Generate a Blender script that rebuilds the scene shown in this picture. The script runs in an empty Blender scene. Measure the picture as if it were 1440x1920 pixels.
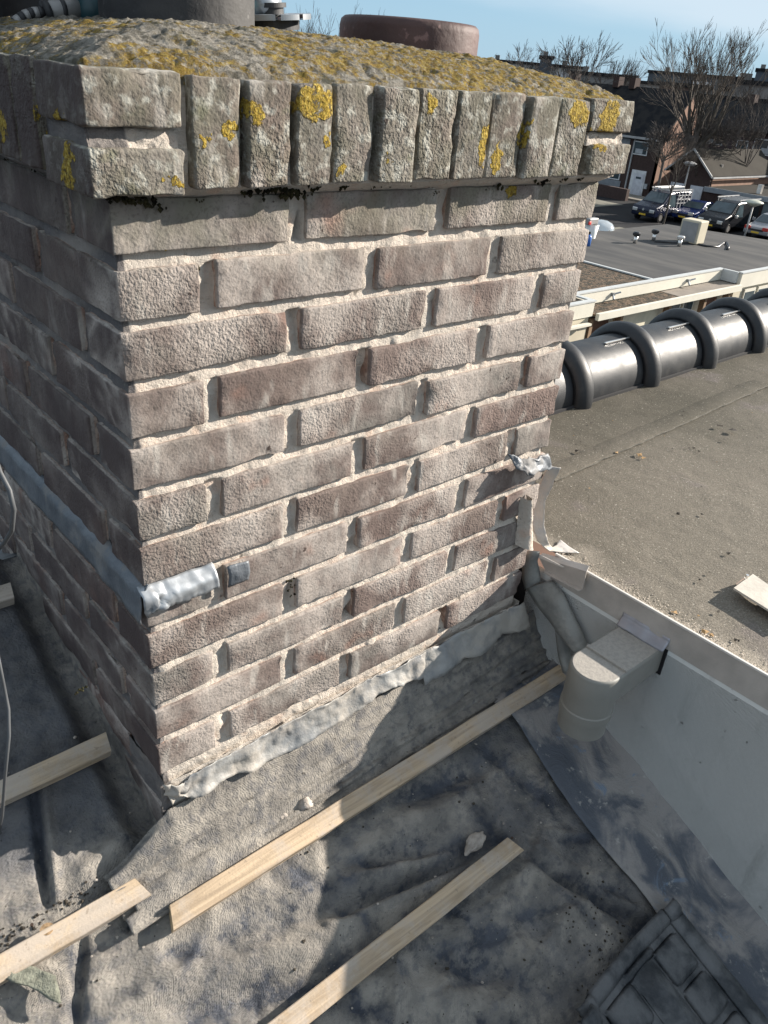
import bpy, math, random
import numpy as np
from math import sin, cos, pi, radians, sqrt, atan2
from mathutils import Vector, Matrix, noise as mn
random.seed(7)
S = bpy.context.scene
COL = S.collection

# ------------------------------------------------------------------ camera
CA, CB, CC = -0.74986, 1.05554, 0.08724
CAM = np.array([-0.30726, -0.73178, 0.13319]); FPX = 1469.03
def _rot(a, b, c):
    return (np.array([[cos(a), -sin(a), 0], [sin(a), cos(a), 0], [0, 0, 1]])
            @ np.array([[1, 0, 0], [0, cos(b), -sin(b)], [0, sin(b), cos(b)]])
            @ np.array([[cos(c), -sin(c), 0], [sin(c), cos(c), 0], [0, 0, 1]]))
RM = _rot(CA, CB, CC)
cd = bpy.data.cameras.new('camera'); cam = bpy.data.objects.new('camera', cd); COL.objects.link(cam)
cd.sensor_fit = 'VERTICAL'; cd.sensor_height = 36.0; cd.lens = FPX / 1920 * 36.0
cd.clip_start = 0.02; cd.clip_end = 4000
cam.matrix_world = Matrix([[*RM[0], CAM[0]], [*RM[1], CAM[1]], [*RM[2], CAM[2]], [0, 0, 0, 1]])
S.camera = cam
S.render.resolution_x = 768; S.render.resolution_y = 1024

# ------------------------------------------------------------------ light
SUN = Vector((1.0, -0.38, 0.46)).normalized()          # towards the sun
EL = math.asin(SUN.z); AZ = atan2(SUN.x, SUN.y)
w = bpy.data.worlds.new('World'); S.world = w; w.use_nodes = True
nt = w.node_tree; nt.nodes.clear()
o_ = nt.nodes.new('ShaderNodeOutputWorld'); bg = nt.nodes.new('ShaderNodeBackground')
sky = nt.nodes.new('ShaderNodeTexSky'); sky.sky_type = 'NISHITA'; sky.sun_disc = False
sky.sun_elevation = EL; sky.sun_rotation = AZ; sky.altitude = 0; sky.air_density = 1.0; sky.dust_density = 0.25; sky.ozone_density = 2.0
tc = nt.nodes.new('ShaderNodeTexCoord')
# thin cirrus: a soft band high over the roofs
def wn(t, **k):
    n = nt.nodes.new(t)
    for a, b in k.items(): setattr(n, a, b)
    return n
dp = wn('ShaderNodeVectorMath', operation='DOT_PRODUCT'); nt.links.new(tc.outputs['Generated'], dp.inputs[0])
def _dir(x, y): v = RM @ np.array([(x - 720) / FPX, -(y - 960) / FPX, -1.0]); return Vector(v).normalized()
_n = _dir(1440, 118).cross(_dir(930, 0)).normalized()
if _n.z < 0: _n = -_n
dp.inputs[1].default_value = _n
nz = wn('ShaderNodeTexNoise'); nz.inputs['Scale'].default_value = 3.0; nz.inputs['Detail'].default_value = 6
mp = wn('ShaderNodeMapping'); mp.inputs['Scale'].default_value = (1, 1, 6); nt.links.new(tc.outputs['Generated'], mp.inputs[0]); nt.links.new(mp.outputs[0], nz.inputs['Vector'])
ad = wn('ShaderNodeMath', operation='MULTIPLY_ADD'); ad.inputs[1].default_value = 0.06; nt.links.new(nz.outputs[0], ad.inputs[0]); nt.links.new(dp.outputs['Value'], ad.inputs[2])
mr = wn('ShaderNodeMapRange', interpolation_type='SMOOTHSTEP'); nt.links.new(ad.outputs[0], mr.inputs[0])
mr.inputs[1].default_value = 0.020; mr.inputs[2].default_value = 0.062; mr.inputs[3].default_value = 0; mr.inputs[4].default_value = 0.72
sz = wn('ShaderNodeSeparateXYZ'); nt.links.new(tc.outputs['Generated'], sz.inputs[0])
hz = wn('ShaderNodeMapRange', interpolation_type='SMOOTHSTEP'); nt.links.new(sz.outputs[2], hz.inputs[0]); hz.inputs[1].default_value = -.02; hz.inputs[2].default_value = .42; hz.inputs[3].default_value = .80; hz.inputs[4].default_value = .10
air = wn('ShaderNodeMix', data_type='RGBA'); nt.links.new(hz.outputs[0], air.inputs[0]); nt.links.new(sky.outputs[0], air.inputs[6]); air.inputs[7].default_value = (3.9, 5.8, 7.3, 1)
mxc = wn('ShaderNodeMix', data_type='RGBA'); nt.links.new(mr.outputs[0], mxc.inputs[0]); nt.links.new(air.outputs[2], mxc.inputs[6]); mxc.inputs[7].default_value = (7.6, 8.0, 8.2, 1)
tint = wn('ShaderNodeMix', data_type='RGBA', blend_type='MULTIPLY'); tint.inputs[0].default_value = 1; nt.links.new(mxc.outputs[2], tint.inputs[6]); tint.inputs[7].default_value = (0.90, 0.98, 1.06, 1)
nt.links.new(tint.outputs[2], bg.inputs[0]); bg.inputs[1].default_value = 0.052
nt.links.new(bg.outputs[0], o_.inputs[0])
sd = bpy.data.lights.new('sun', 'SUN'); sd.energy = 5.0; sd.angle = radians(0.53); sd.color = (1.0, 0.915, 0.81)
so = bpy.data.objects.new('sun', sd); COL.objects.link(so); so.rotation_euler = SUN.to_track_quat('Z', 'Y').to_euler(); so.location = (5, -5, 8)
S.view_settings.view_transform = 'Standard'; S.view_settings.look = 'None'; S.view_settings.gamma = 1
S.view_settings.use_curve_mapping = False; S.view_settings.exposure = 1.08
S.render.engine = 'CYCLES'
S.cycles.max_bounces = 5; S.cycles.diffuse_bounces = 2; S.cycles.glossy_bounces = 3

# ------------------------------------------------------------------ points on planes of the place
def ray(x, y): return RM @ np.array([(x - 720) / FPX, -(y - 960) / FPX, -1.0])
def hit(x, y, n, d):
    v = ray(x, y); n = np.array(n, float); t = (d - n @ CAM) / (n @ v); return Vector(CAM + t * v)
def AZp(x, y, z): return hit(x, y, (0, 0, 1), z)
def AYp(x, y, v): return hit(x, y, (0, 1, 0), v)
def AXp(x, y, v): return hit(x, y, (1, 0, 0), v)
def base_at(x, dist, z=-8.0):
    yh = 151 + 0.098 * (x - 799); v = ray(x, yh); v = v / sqrt(v[0] ** 2 + v[1] ** 2); return Vector((CAM[0] + v[0] * dist, CAM[1] + v[1] * dist, z))

def proj(P):
    q = (np.array(P) - CAM) @ RM; return 720 + FPX * q[0] / -q[2], 960 - FPX * q[1] / -q[2]
def height_to(b, ytop):
    lo, hi = 0.0, 60.0
    for _ in range(30):
        m = (lo + hi) / 2
        if proj((b[0], b[1], b[2] + m))[1] > ytop: lo = m
        else: hi = m
    return lo
SL = 0.44; RZ0 = -0.86
def roofz(y): return RZ0 + SL * y
def ARp(x, y, off=0.0): return hit(x, y, (0, -SL, 1), RZ0 + off)

# ------------------------------------------------------------------ material helpers
class NT:
    def __init__(s, name, rough=0.8, metal=0.0, spec=0.5):
        s.m = bpy.data.materials.new(name); s.m.use_nodes = True; s.t = s.m.node_tree
        s.b = s.t.nodes['Principled BSDF']; s.b.inputs['Roughness'].default_value = rough
        s.b.inputs['Metallic'].default_value = metal; s.b.inputs['Specular IOR Level'].default_value = spec
        s.tc = None
    def n(s, t, **k):
        q = s.t.nodes.new(t)
        for a, b in k.items(): setattr(q, a, b)
        return q
    def l(s, a, b): s.t.links.new(a, b)
    def coord(s, kind='Object', scale=(1, 1, 1), rnd=False, rot=(0, 0, 0)):
        if kind == 'World': out = s.n('ShaderNodeNewGeometry').outputs['Position']
        else: out = s.n('ShaderNodeTexCoord').outputs[kind]
        if rnd:
            oi = s.n('ShaderNodeObjectInfo'); mu = s.n('ShaderNodeMath', operation='MULTIPLY'); mu.inputs[1].default_value = 50; s.l(oi.outputs['Random'], mu.inputs[0])
            a = s.n('ShaderNodeVectorMath', operation='ADD'); s.l(out, a.inputs[0]); s.l(mu.outputs[0], a.inputs[1]); out = a.outputs[0]
        mp = s.n('ShaderNodeMapping'); mp.inputs['Scale'].default_value = scale; mp.inputs['Rotation'].default_value = rot; s.l(out, mp.inputs[0]); return mp.outputs[0]
    def noise(s, c, scale, detail=4, rough=0.55, dist=0.0):
        q = s.n('ShaderNodeTexNoise'); s.l(c, q.inputs['Vector']); q.inputs['Scale'].default_value = scale
        q.inputs['Detail'].default_value = detail; q.inputs['Roughness'].default_value = rough; q.inputs['Distortion'].default_value = dist; return q.outputs[0]
    def vor(s, c, scale, feature='F1'):
        q = s.n('ShaderNodeTexVoronoi', feature=feature); s.l(c, q.inputs['Vector']); q.inputs['Scale'].default_value = scale; return q.outputs['Distance']
    def step(s, v, a, b, lo=0, hi=1):
        q = s.n('ShaderNodeMapRange', interpolation_type='SMOOTHSTEP'); s.l(v, q.inputs[0])
        q.inputs[1].default_value = a; q.inputs[2].default_value = b; q.inputs[3].default_value = lo; q.inputs[4].default_value = hi; return q.outputs[0]
    def math(s, op, a, b, clamp=False):
        q = s.n('ShaderNodeMath', operation=op, use_clamp=clamp)
        for i, x in enumerate((a, b)):
            if isinstance(x, (int, float)): q.inputs[i].default_value = x
            else: s.l(x, q.inputs[i])
        return q.outputs[0]
    def mix(s, f, a, b, blend='MIX'):
        q = s.n('ShaderNodeMix', data_type='RGBA', blend_type=blend)
        if isinstance(f, (int, float)): q.inputs[0].default_value = f
        else: s.l(f, q.inputs[0])
        for i, x in ((6, a), (7, b)):
            if isinstance(x, tuple): q.inputs[i].default_value = (*x[:3], 1)
            else: s.l(x, q.inputs[i])
        return q.outputs[2]
    def ramp(s, v, stops):
        q = s.n('ShaderNodeValToRGB'); s.l(v, q.inputs[0]); e = q.color_ramp.elements
        while len(e) < len(stops): e.new(0.5)
        for i, (p, c) in enumerate(stops): e[i].position = p; e[i].color = (*c, 1)
        return q.outputs[0]
    def color(s, c):
        if isinstance(c, tuple): s.b.inputs['Base Color'].default_value = (*c, 1)
        else: s.l(c, s.b.inputs['Base Color'])
    def rough(s, v): s.l(v, s.b.inputs['Roughness'])
    def bump(s, h, dist, strength=1.0):
        q = s.n('ShaderNodeBump'); q.inputs['Distance'].default_value = dist; q.inputs['Strength'].default_value = strength
        s.l(h, q.inputs['Height'])
        if s.b.inputs['Normal'].is_linked: s.l(s.b.inputs['Normal'].links[0].from_socket, q.inputs['Normal'])
        s.l(q.outputs[0], s.b.inputs['Normal'])
    def sphere_mask(s, c, pts, wob=0.012, wscale=60):
        """patches (centre, radii) grown on the surface, ragged edge"""
        nz = s.n('ShaderNodeTexNoise'); s.l(c, nz.inputs['Vector']); nz.inputs['Scale'].default_value = wscale; nz.inputs['Detail'].default_value = 5
        sb = s.n('ShaderNodeVectorMath', operation='MULTIPLY_ADD'); s.l(nz.outputs[1], sb.inputs[0]); sb.inputs[1].default_value = (wob * 2,) * 3; s.l(c, sb.inputs[2])
        out = None
        for p, r in pts:
            d = s.n('ShaderNodeVectorMath', operation='SUBTRACT'); s.l(sb.outputs[0], d.inputs[0]); d.inputs[1].default_value = [p[i] + wob for i in range(3)]
            k = s.n('ShaderNodeVectorMath', operation='DIVIDE'); s.l(d.outputs[0], k.inputs[0]); k.inputs[1].default_value = r
            ln = s.n('ShaderNodeVectorMath', operation='LENGTH'); s.l(k.outputs[0], ln.inputs[0])
            m_ = s.step(ln.outputs['Value'], 0.85, 1.05, 1, 0)
            out = m_ if out is None else s.math('MAXIMUM', out, m_)
        return out

def simple(name, col, rough=0.7, metal=0.0, var=0.12, vs=3.0, bump=0.0, bs=40, spec=0.5):
    t = NT(name, rough, metal, spec); c = t.coord('Object'); nz = t.noise(c, vs, 5)
    f = t.step(nz, 0.3, 0.7); a = tuple(x * (1 - var) for x in col); b = tuple(min(1, x * (1 + var)) for x in col)
    t.color(t.mix(f, a, b))
    if bump: t.bump(t.noise(c, bs, 6), bump)
    return t.m

# lichen patches seen on the crown bricks (world positions)
LICH = [(AYp(592, 192, -.03), (.026, .03, .016)), (AYp(476, 210, -.03), (.010, .03, .012)), (AYp(1086, 215, -.03), (.020, .03, .020)), (AYp(1103, 265, -.03), (.006, .03, .022)),
        (AYp(1142, 222, -.03), (.021, .03, .024)), (AYp(908, 275, -.03), (.007, .03, .022)), (AYp(984, 252, -.03), (.0065, .03, .016)), (AYp(936, 295, -.03), (.008, .03, .018)),
        (AYp(430, 245, -.03), (.009, .03, .006)), (AYp(382, 262, -.03), (.006, .03, .008)), (AYp(645, 320, -.03), (.008, .03, .008)), (AYp(612, 262, -.03), (.005, .03, .006)),
        (AYp(812, 195, -.03), (.008, .03, .010)), (AYp(725, 300, -.03), (.005, .03, .005)), (AYp(1125, 275, -.03), (.016, .03, .006)), (AYp(330, 338, -.03), (.006, .03, .006)),
        (AYp(958, 358, -.0), (.010, .03, .008)), (AYp(308, 477, 0), (.0035, .03, .003)), (AXp(130, 335, -.026), (.03, .014, .014)), (AXp(130, 290, -.026), (.03, .010, .010)), (AXp(108, 222, -.026), (.03, .010, .007)),
        (AXp(70, 225, -.026), (.03, .006, .014)), (AXp(5, 235, -.026), (.03, .012, .016))]
LICH = [(tuple(p), r) for p, r in LICH]

def lichen_color(t, c):
    nz = t.noise(c, 330, 4); return t.ramp(nz, [(0.3, (.17, .11, .02)), (0.52, (.34, .235, .035)), (0.72, (.47, .38, .12))])

def brick_mat(crown=False):
    t = NT('crown_brick_weathered' if crown else 'brick_weathered', 0.93, spec=0.25)
    c = t.coord('Object', rnd=True); W = t.coord('World')
    oi = t.n('ShaderNodeObjectInfo').outputs['Random']
    base = t.ramp(oi, [(0.0, (.150, .108, .094)), (0.2, (.215, .19, .168)), (0.45, (.285, .26, .235)), (0.6, (.19, .135, .118)), (0.8, (.24, .215, .19)), (1.0, (.175, .165, .15))])
    big = t.noise(c, 14, 5, 0.6)
    stk = t.noise(t.coord('Object', (3, 3, 1), True), 14, 3, .5)
    base = t.mix(t.step(big, 0.35, 0.7), base, (.145, .11, .098))
    if crown:
        base = t.mix(t.step(t.noise(c, 22, 5), 0.3, 0.65, .35, 1), base, (.145, .135, .105))
        base = t.mix(t.step(t.noise(W, 70, 5), 0.50, 0.66, 0, .85), base, (.38, .375, .33))
        base = t.mix(t.step(t.noise(W, 40, 5), 0.58, 0.72, 0, .5), base, (.14, .145, .09))
    else:
        dust = t.noise(W, 7, 4, 0.6)
        base = t.mix(t.step(dust, 0.42, 0.60, 0.0, .85), base, (.40, .355, .32))
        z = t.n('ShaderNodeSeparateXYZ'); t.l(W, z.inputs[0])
        # darker olive tone in patches towards the crown, brick-red where the weathered skin was cut away near the foot
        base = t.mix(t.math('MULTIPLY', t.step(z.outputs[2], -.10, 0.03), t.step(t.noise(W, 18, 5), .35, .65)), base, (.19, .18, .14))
        base = t.mix(t.step(t.noise(c, 9, 3), .6, .75, 0, .7), base, (.27, .14, .10))
    # fresh-cut reddish clay and mortar dust on the faces turned into the joints
    sx = t.n('ShaderNodeSeparateXYZ'); t.l(W, sx.inputs[0])
    if not crown:
        inn = t.math('MULTIPLY', t.step(sx.outputs[1], .0050, .0062, 0, .85), t.step(sx.outputs[0], .0050, .0062))
        base = t.mix(inn, base, t.mix(t.step(t.noise(W, 60, 4), .4, .6), (.30, .185, .14), (.46, .36, .30)))
    fine = t.noise(c, 330, 2, .5); med = t.noise(c, 150, 2, .5)
    base = t.mix(t.step(fine, .50, .66, .0, .55), base, t.mix(0.6, base, (.08, .07, .06)))
    base = t.mix(t.step(stk, .56, .72, 0, .55), base, (.45, .42, .38))
    base = t.mix(t.step(t.noise(c, 75, 3, .5), .70, .76, 0, .9), base, (.05, .035, .03))
    # shade of the left face painted into the brick, patchy like grime
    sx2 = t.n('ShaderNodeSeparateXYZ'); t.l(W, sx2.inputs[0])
    side_shade = t.math('MULTIPLY', t.step(sx2.outputs[0], .0022 - (.026 if crown else 0), .0002 - (.026 if crown else 0)), t.step(t.noise(W, 8, 5, .6), .28, .62, .45, .92))
    base = t.mix(side_shade, base, (.060, .045, .045))
    m = t.math('MULTIPLY', t.sphere_mask(W, LICH, .016, 90), t.step(t.noise(W, 150, 6, .8), .36, .46))
    base = t.mix(m, base, lichen_color(t, W))
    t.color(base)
    t.bump(t.noise(c, 55, 4), 0.0018)
    rv = t.step(t.noise(c, 4, 2), .4, .6, .35, 1.15)
    t.bump(t.math('MULTIPLY', med, rv), 0.0030 if crown else 0.0014)
    t.bump(t.math('MULTIPLY', fine, rv), 0.0025 if crown else 0.0017)
    t.bump(t.math('MULTIPLY', m, t.noise(W, 260, 4)), 0.004)
    return t.m
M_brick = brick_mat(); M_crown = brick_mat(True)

def mortar_mat():
    t = NT('lime_mortar', 0.95, spec=0.2); c = t.coord('World')
    col = t.mix(t.step(t.noise(c, 9, 5), .35, .65), (.62, .545, .47), (.54, .49, .43))
    col = t.mix(t.step(t.noise(c, 30, 5), .55, .7, 0, .6), col, (.60, .44, .345))
    col = t.mix(t.step(t.noise(c, 45, 5), .66, .72, 0, .9), col, (.17, .15, .13))
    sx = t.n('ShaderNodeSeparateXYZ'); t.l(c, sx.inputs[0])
    left_shade = t.math('MULTIPLY', t.step(sx.outputs[0], .0145, .0115), t.step(t.noise(c, 10, 5, .6), .25, .6, .6, .95))
    col = t.mix(left_shade, col, (.115, .11, .115))  # darker mortar on the left face, its shade put into the colour
    col = t.mix(t.step(t.noise(c, 160, 5, .7), .56, .68, 0, .5), col, (.30, .27, .23))
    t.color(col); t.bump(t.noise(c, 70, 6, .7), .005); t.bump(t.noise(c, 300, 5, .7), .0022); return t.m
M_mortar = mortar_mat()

def moss_mat():
    t = NT('black_moss', 1.0, spec=.1); c = t.coord('World')
    t.color(t.mix(t.step(t.noise(c, 90, 4), .4, .6), (.015, .014, .010), (.055, .05, .025))); t.bump(t.noise(c, 400, 4), .004); return t.m
M_moss = moss_mat()

def cap_mat():
    t = NT('lichened_cement_cap', 0.95, spec=.2); c = t.coord('World')
    g = t.mix(t.step(t.noise(c, 75, 6, .7), .36, .62), (.13, .12, .095), (.40, .37, .32))
    n1 = t.noise(c, 20, 7, .75, .3)
    x = t.n('ShaderNodeSeparateXYZ'); t.l(c, x.inputs[0])
    bias = t.math('MULTIPLY_ADD', x.outputs[0], .20); t.t.nodes[-1].inputs[2].default_value = -.045
    n1 = t.math('ADD', n1, bias)
    n0 = t.noise(c, 8, 3, .5); n1 = t.math('ADD', n1, t.math('MULTIPLY_ADD', n0, .55)); t.t.nodes[-2].inputs[2].default_value = -.28; lic = t.step(n1, .42, .54)
    sp = t.step(t.noise(c, 95, 5, .7), .40, .52)
    y = t.ramp(t.noise(c, 130, 5, .7), [(.3, (.09, .06, .025)), (.45, (.25, .165, .04)), (.58, (.40, .29, .075)), (.75, (.50, .42, .18))])
    col = t.mix(t.math('MULTIPLY', lic, sp), g, y)
    col = t.mix(t.step(t.noise(c, 36, 4), .60, .68, 0, .8), col, (.11, .115, .09))
    t.color(col); t.bump(t.noise(c, 110, 7, .8), .009); t.bump(t.noise(c, 420, 4, .7), .004); return t.m
M_cap = cap_mat()

def lead_mat(name, a, b, dust, damt):
    t = NT(name, 0.55, 0.15, .4); c = t.coord('World')
    col = t.mix(t.step(t.noise(c, 18, 5), .35, .65), a, b)
    d = t.step(t.noise(c, 11, 6, .65), .5 - damt, .62)
    col = t.mix(d, col, dust); t.color(col)
    t.rough(t.math('MULTIPLY_ADD', d, .35)); t.t.nodes[-1].inputs[2].default_value = .45
    t.bump(t.noise(c, 40, 4), .003); t.bump(t.noise(c, 240, 4), .0006); return t.m
M_lead = lead_mat('lead_pale', (.31, .31, .30), (.19, .20, .21), (.38, .35, .31), .12)
M_leadblue = lead_mat('lead_blue_grey', (.095, .108, .125), (.15, .162, .178), (.19, .185, .18), .0)
M_leadhang = lead_mat('lead_dusty', (.45, .43, .41), (.37, .37, .37), (.53, .48, .42), .15)
M_leadpaint = lead_mat('lead_painted_beige', (.27, .27, .25), (.30, .30, .28), (.21, .21, .20), .05)

def apron_mat():
    t = NT('apron_lead_dusted', .7, .1, .4); c = t.coord('World')
    n = t.noise(c, 7, 6, .6, .6); n2 = t.noise(c, 16, 6, .7, .8)
    col = t.mix(t.step(n, .42, .56), (.085, .095, .115), (.26, .245, .235))
    col = t.mix(t.step(n2, .60, .68, 0, .85), col, (.15, .20, .27))
    col = t.mix(t.step(t.noise(c, 26, 6, .7), .60, .66, 0, .8), col, (.34, .33, .31))
    t.color(col); t.bump(n2, .006); t.bump(t.noise(c, 220, 4), .0007); return t.m
M_apron = apron_mat()

def membrane_mat(name, bias=0.0):
    t = NT(name, .9, 0, .25); c = t.coord('World')
    x = t.n('ShaderNodeSeparateXYZ'); t.l(c, x.inputs[0])
    n = t.noise(t.coord('World', (1, 1.9, 1), rot=(0, 0, .55)), 8, 9, .74, .25)
    # dust thins rightwards: sunlit side painted pale, dormer's shadow side dark
    left = t.math('MULTIPLY', x.outputs[0], -.34)
    f = t.step(t.math('ADD', t.math('ADD', n, left), bias), .36, .56, .46, .98)
    # little dust beside the left face, with the stack's shade put into the tone
    lside = t.math('MULTIPLY', t.step(x.outputs[0], .01, -.05), t.step(x.outputs[1], .0, .09)); f = t.math('MULTIPLY', f, t.math('SUBTRACT', 1.0, t.math('MULTIPLY', lside, .72)))
    n2 = t.noise(c, 55, 5, .65); f = t.math('MULTIPLY', f, t.step(n2, .35, .55, .45, 1))
    wv = t.n('ShaderNodeTexWave', bands_direction='DIAGONAL'); t.l(t.coord('World', rot=(0, 0, .5)), wv.inputs[0]); wv.inputs['Scale'].default_value = 260; wv.inputs['Distortion'].default_value = .6; wv.inputs['Detail'].default_value = 1
    wv2 = t.n('ShaderNodeTexWave', bands_direction='DIAGONAL'); t.l(t.coord('World', rot=(0, 0, 2.0)), wv2.inputs[0]); wv2.inputs['Scale'].default_value = 330; wv2.inputs['Distortion'].default_value = .6
    weave = t.math('ADD', wv.outputs[1], wv2.outputs[1])
    if name.endswith('dusty'):
        at_ = t.n('ShaderNodeAttribute', attribute_name='dust'); f = t.math('ADD', f, t.math('MULTIPLY', at_.outputs['Fac'], t.step(t.noise(c, 30, 5, .6), .3, .6, .5, 1.2)), True)
    f = t.math('MULTIPLY', f, t.step(weave, .0, .9, .78, 1))
    dustc = t.mix(t.step(t.noise(c, 24, 4), .35, .65), (.315, .288, .25), (.20, .185, .165))
    mem = t.mix(t.step(t.noise(c, 20, 4), .35, .65), (.045, .050, .062), (.09, .096, .112))
    col = t.mix(f, mem, dustc)
    col = t.mix(t.step(t.noise(c, 180, 4, .6), .66, .72, 0, .9), col, (.03, .025, .02))
    t.color(col)
    t.bump(weave, .0003); t.bump(t.noise(c, 45, 5), .004); t.bump(t.noise(c, 260, 2), .0022); return t.m
M_mem = membrane_mat('roofing_membrane_dusty', .09)
M_mem2 = membrane_mat('roofing_membrane_upstand', .22)

def wood_mat(name, tint):
    t = NT(name, .8, 0, .3); c = t.coord('Object', (1.5, 28, 28), True)
    n = t.noise(c, 3, 5, .6, .9)
    col = t.mix(t.step(n, .35, .65), tuple(x * .62 for x in tint), tint)
    c2 = t.coord('Object', rnd=True)
    col = t.mix(t.step(t.noise(t.coord('Object', (1, 3, 3), True), 9, 3), .68, .74, 0, .6), col, tuple(x * .6 for x in tint))
    col = t.mix(t.step(t.noise(c2, 12, 6, .7), .42, .62, 0, .7), col, (.40, .355, .31))
    col = t.mix(t.step(t.noise(t.coord('Object', rnd=True), 120, 4), .64, .7, 0, .5), col, (.2, .16, .12))
    t.color(col); t.bump(n, .0008); t.bump(t.noise(c2, 300, 4), .0005); return t.m
M_wood = wood_mat('batten_pine', (.50, .385, .265)); M_wood2 = wood_mat('batten_dusty', (.42, .36, .30))
M_woodend = simple('batten_end_grain', (.50, .37, .22), .85, var=.25, vs=60)

def felt_mat():
    t = NT('bitumen_felt_mineral', .92, 0, .2); c = t.coord('World')
    n = t.noise(c, 2.6, 5, .6)
    col = t.mix(t.step(n, .35, .65), (.088, .078, .060), (.135, .118, .095))
    x = t.n('ShaderNodeSeparateXYZ'); t.l(c, x.inputs[0])
    near = t.step(t.math('ADD', x.outputs[1], t.math('MULTIPLY', t.noise(c, 4, 5), .5)), .72, -.15)
    edge = t.step(t.math('ADD', x.outputs[0], t.math('MULTIPLY', t.noise(c, 8, 5), -.2)), .80, .70)
    d = t.math('MAXIMUM', t.math('MULTIPLY', near, .5), edge)
    col = t.mix(d, col, (.34, .30, .25))
    col = t.mix(t.step(t.noise(c, 5, 4), .58, .7, 0, .5), col, (.19, .16, .16))
    g = t.noise(c, 300, 3, .7)
    col = t.mix(t.step(g, .35, .6, 0, .45), col, (.045, .045, .035))
    col = t.mix(t.step(t.noise(c, 190, 3), .64, .70, 0, .7), col, (.45, .42, .36))
    t.color(col); t.bump(g, .0022); t.bump(t.noise(c, 20, 5), .004); return t.m
M_felt = felt_mat()
M_seam = simple('felt_seam_bitumen', (.10, .09, .07), .8, var=.4, vs=40, bump=.002)
M_zinc = simple('trim_aluminium_dusty', (.50, .46, .42), .55, .25, .14, 14, .0006, 200)
M_trimedge = simple('trim_lip_white', (.66, .62, .57), .5, .1, .06, 20)

def cheek_mat():
    t = NT('cheek_panel_pale', .45, 0, .5); c = t.coord('World')
    col = t.mix(t.step(t.noise(c, 4, 4), .35, .65), (.74, .745, .72), (.80, .80, .77))
    col = t.mix(t.step(t.noise(c, 75, 4, .6), .665, .70, 0, .8), col, (.13, .12, .11))
    col = t.mix(t.step(t.noise(t.coord('World', (1, 9, 1.2)), 4, 5, .6), .52, .75, 0, .45), col, (.42, .42, .40))
    t.color(col); return t.m
M_cheek = cheek_mat()
M_pvc = simple('spout_pvc_beige', (.22, .213, .19), .5, 0, .10, 10, .0003, 100)
def dusty_top(name, base, dustcol):
    t = NT(name, .75, 0, .4); c = t.coord('World'); t.color(t.mix(t.step(t.noise(c, 130, 5, .7), .42, .56), base, dustcol)); t.bump(t.noise(c, 240, 2), .0006); return t.m
M_pvctop = dusty_top('spout_top_dust', (.29, .27, .245), (.34, .315, .28))
M_black = simple('black_plastic', (.012, .012, .014), .35, 0, .2, 20)
M_dark = simple('dark_void_board', (.02, .02, .022), .9)
def ridge_mat():
    t = NT('ridge_tile_anthracite', .48, 0.0, .45); c = t.coord('World')
    t.color(t.mix(t.step(t.noise(c, 30, 5), .5, .72), (.013, .015, .018), (.026, .027, .028))); t.rough(t.step(t.noise(c, 22, 5), .3, .7, .44, .56)); t.bump(t.noise(c, 500, 3), .0003); return t.m
M_ridge = ridge_mat()
M_rack = simple('rack_grey', (.42, .42, .42), .5)
M_alu = simple('clip_aluminium', (.75, .73, .70), .3, .9, .05)
M_tile = None
def tile_mat():
    t = NT('roof_tile_dusty', .5, 0, .5); c = t.coord('World')
    col = t.mix(t.step(t.noise(c, 12, 5, .6, .2), .38, .56), (.016, .020, .025), (.105, .108, .112)); col = t.mix(t.step(t.noise(c, 140, 5, .7), .45, .6, 0, .25), col, (.06, .065, .07)); t.color(col); t.bump(t.noise(c, 300, 4), .0008); return t.m
M_tile = tile_mat()
def pot_mat(name, a, b, r=.55):
    t = NT(name, r, 0, .45); c = t.coord('Object')
    col = t.mix(t.step(t.noise(c, 9, 5), .35, .65), a, b); col = t.mix(t.step(t.noise(c, 55, 5), .62, .7, 0, .7), col, tuple(min(1, x * 2.2 + .03) for x in b))
    t.color(col); t.bump(t.noise(c, 70, 4), .0014); return t.m
M_potb = pot_mat('flue_pot_black', (.022, .022, .024), (.05, .048, .046), .7); M_potr = pot_mat('flue_pot_purple_brown', (.050, .026, .024), (.085, .045, .040), .65)
M_potc = pot_mat('clay_rim_red', (.22, .10, .075), (.30, .15, .11), .4)

# ------------------------------------------------------------------ object helpers
def tag(o, label=None, cat=None, group=None, kind=None):
    if label: o['label'] = label
    if cat: o['category'] = cat
    if group: o['group'] = group
    if kind: o['kind'] = kind
    return o
def thing(name, label, cat, loc=(0, 0, 0), group=None, rz=0.0):
    o = bpy.data.objects.new(name, None); COL.objects.link(o); o.location = loc; o.rotation_euler = (0, 0, rz)
    o.empty_display_size = .1
    return tag(o, label, cat, group)
PARW = {}
def link(name, me, parent=None, loc=(0, 0, 0), rot=(0, 0, 0)):
    o = bpy.data.objects.new(name, me); COL.objects.link(o); o.location = loc; o.rotation_euler = rot
    if parent is not None: o.parent = parent
    return o

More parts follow.
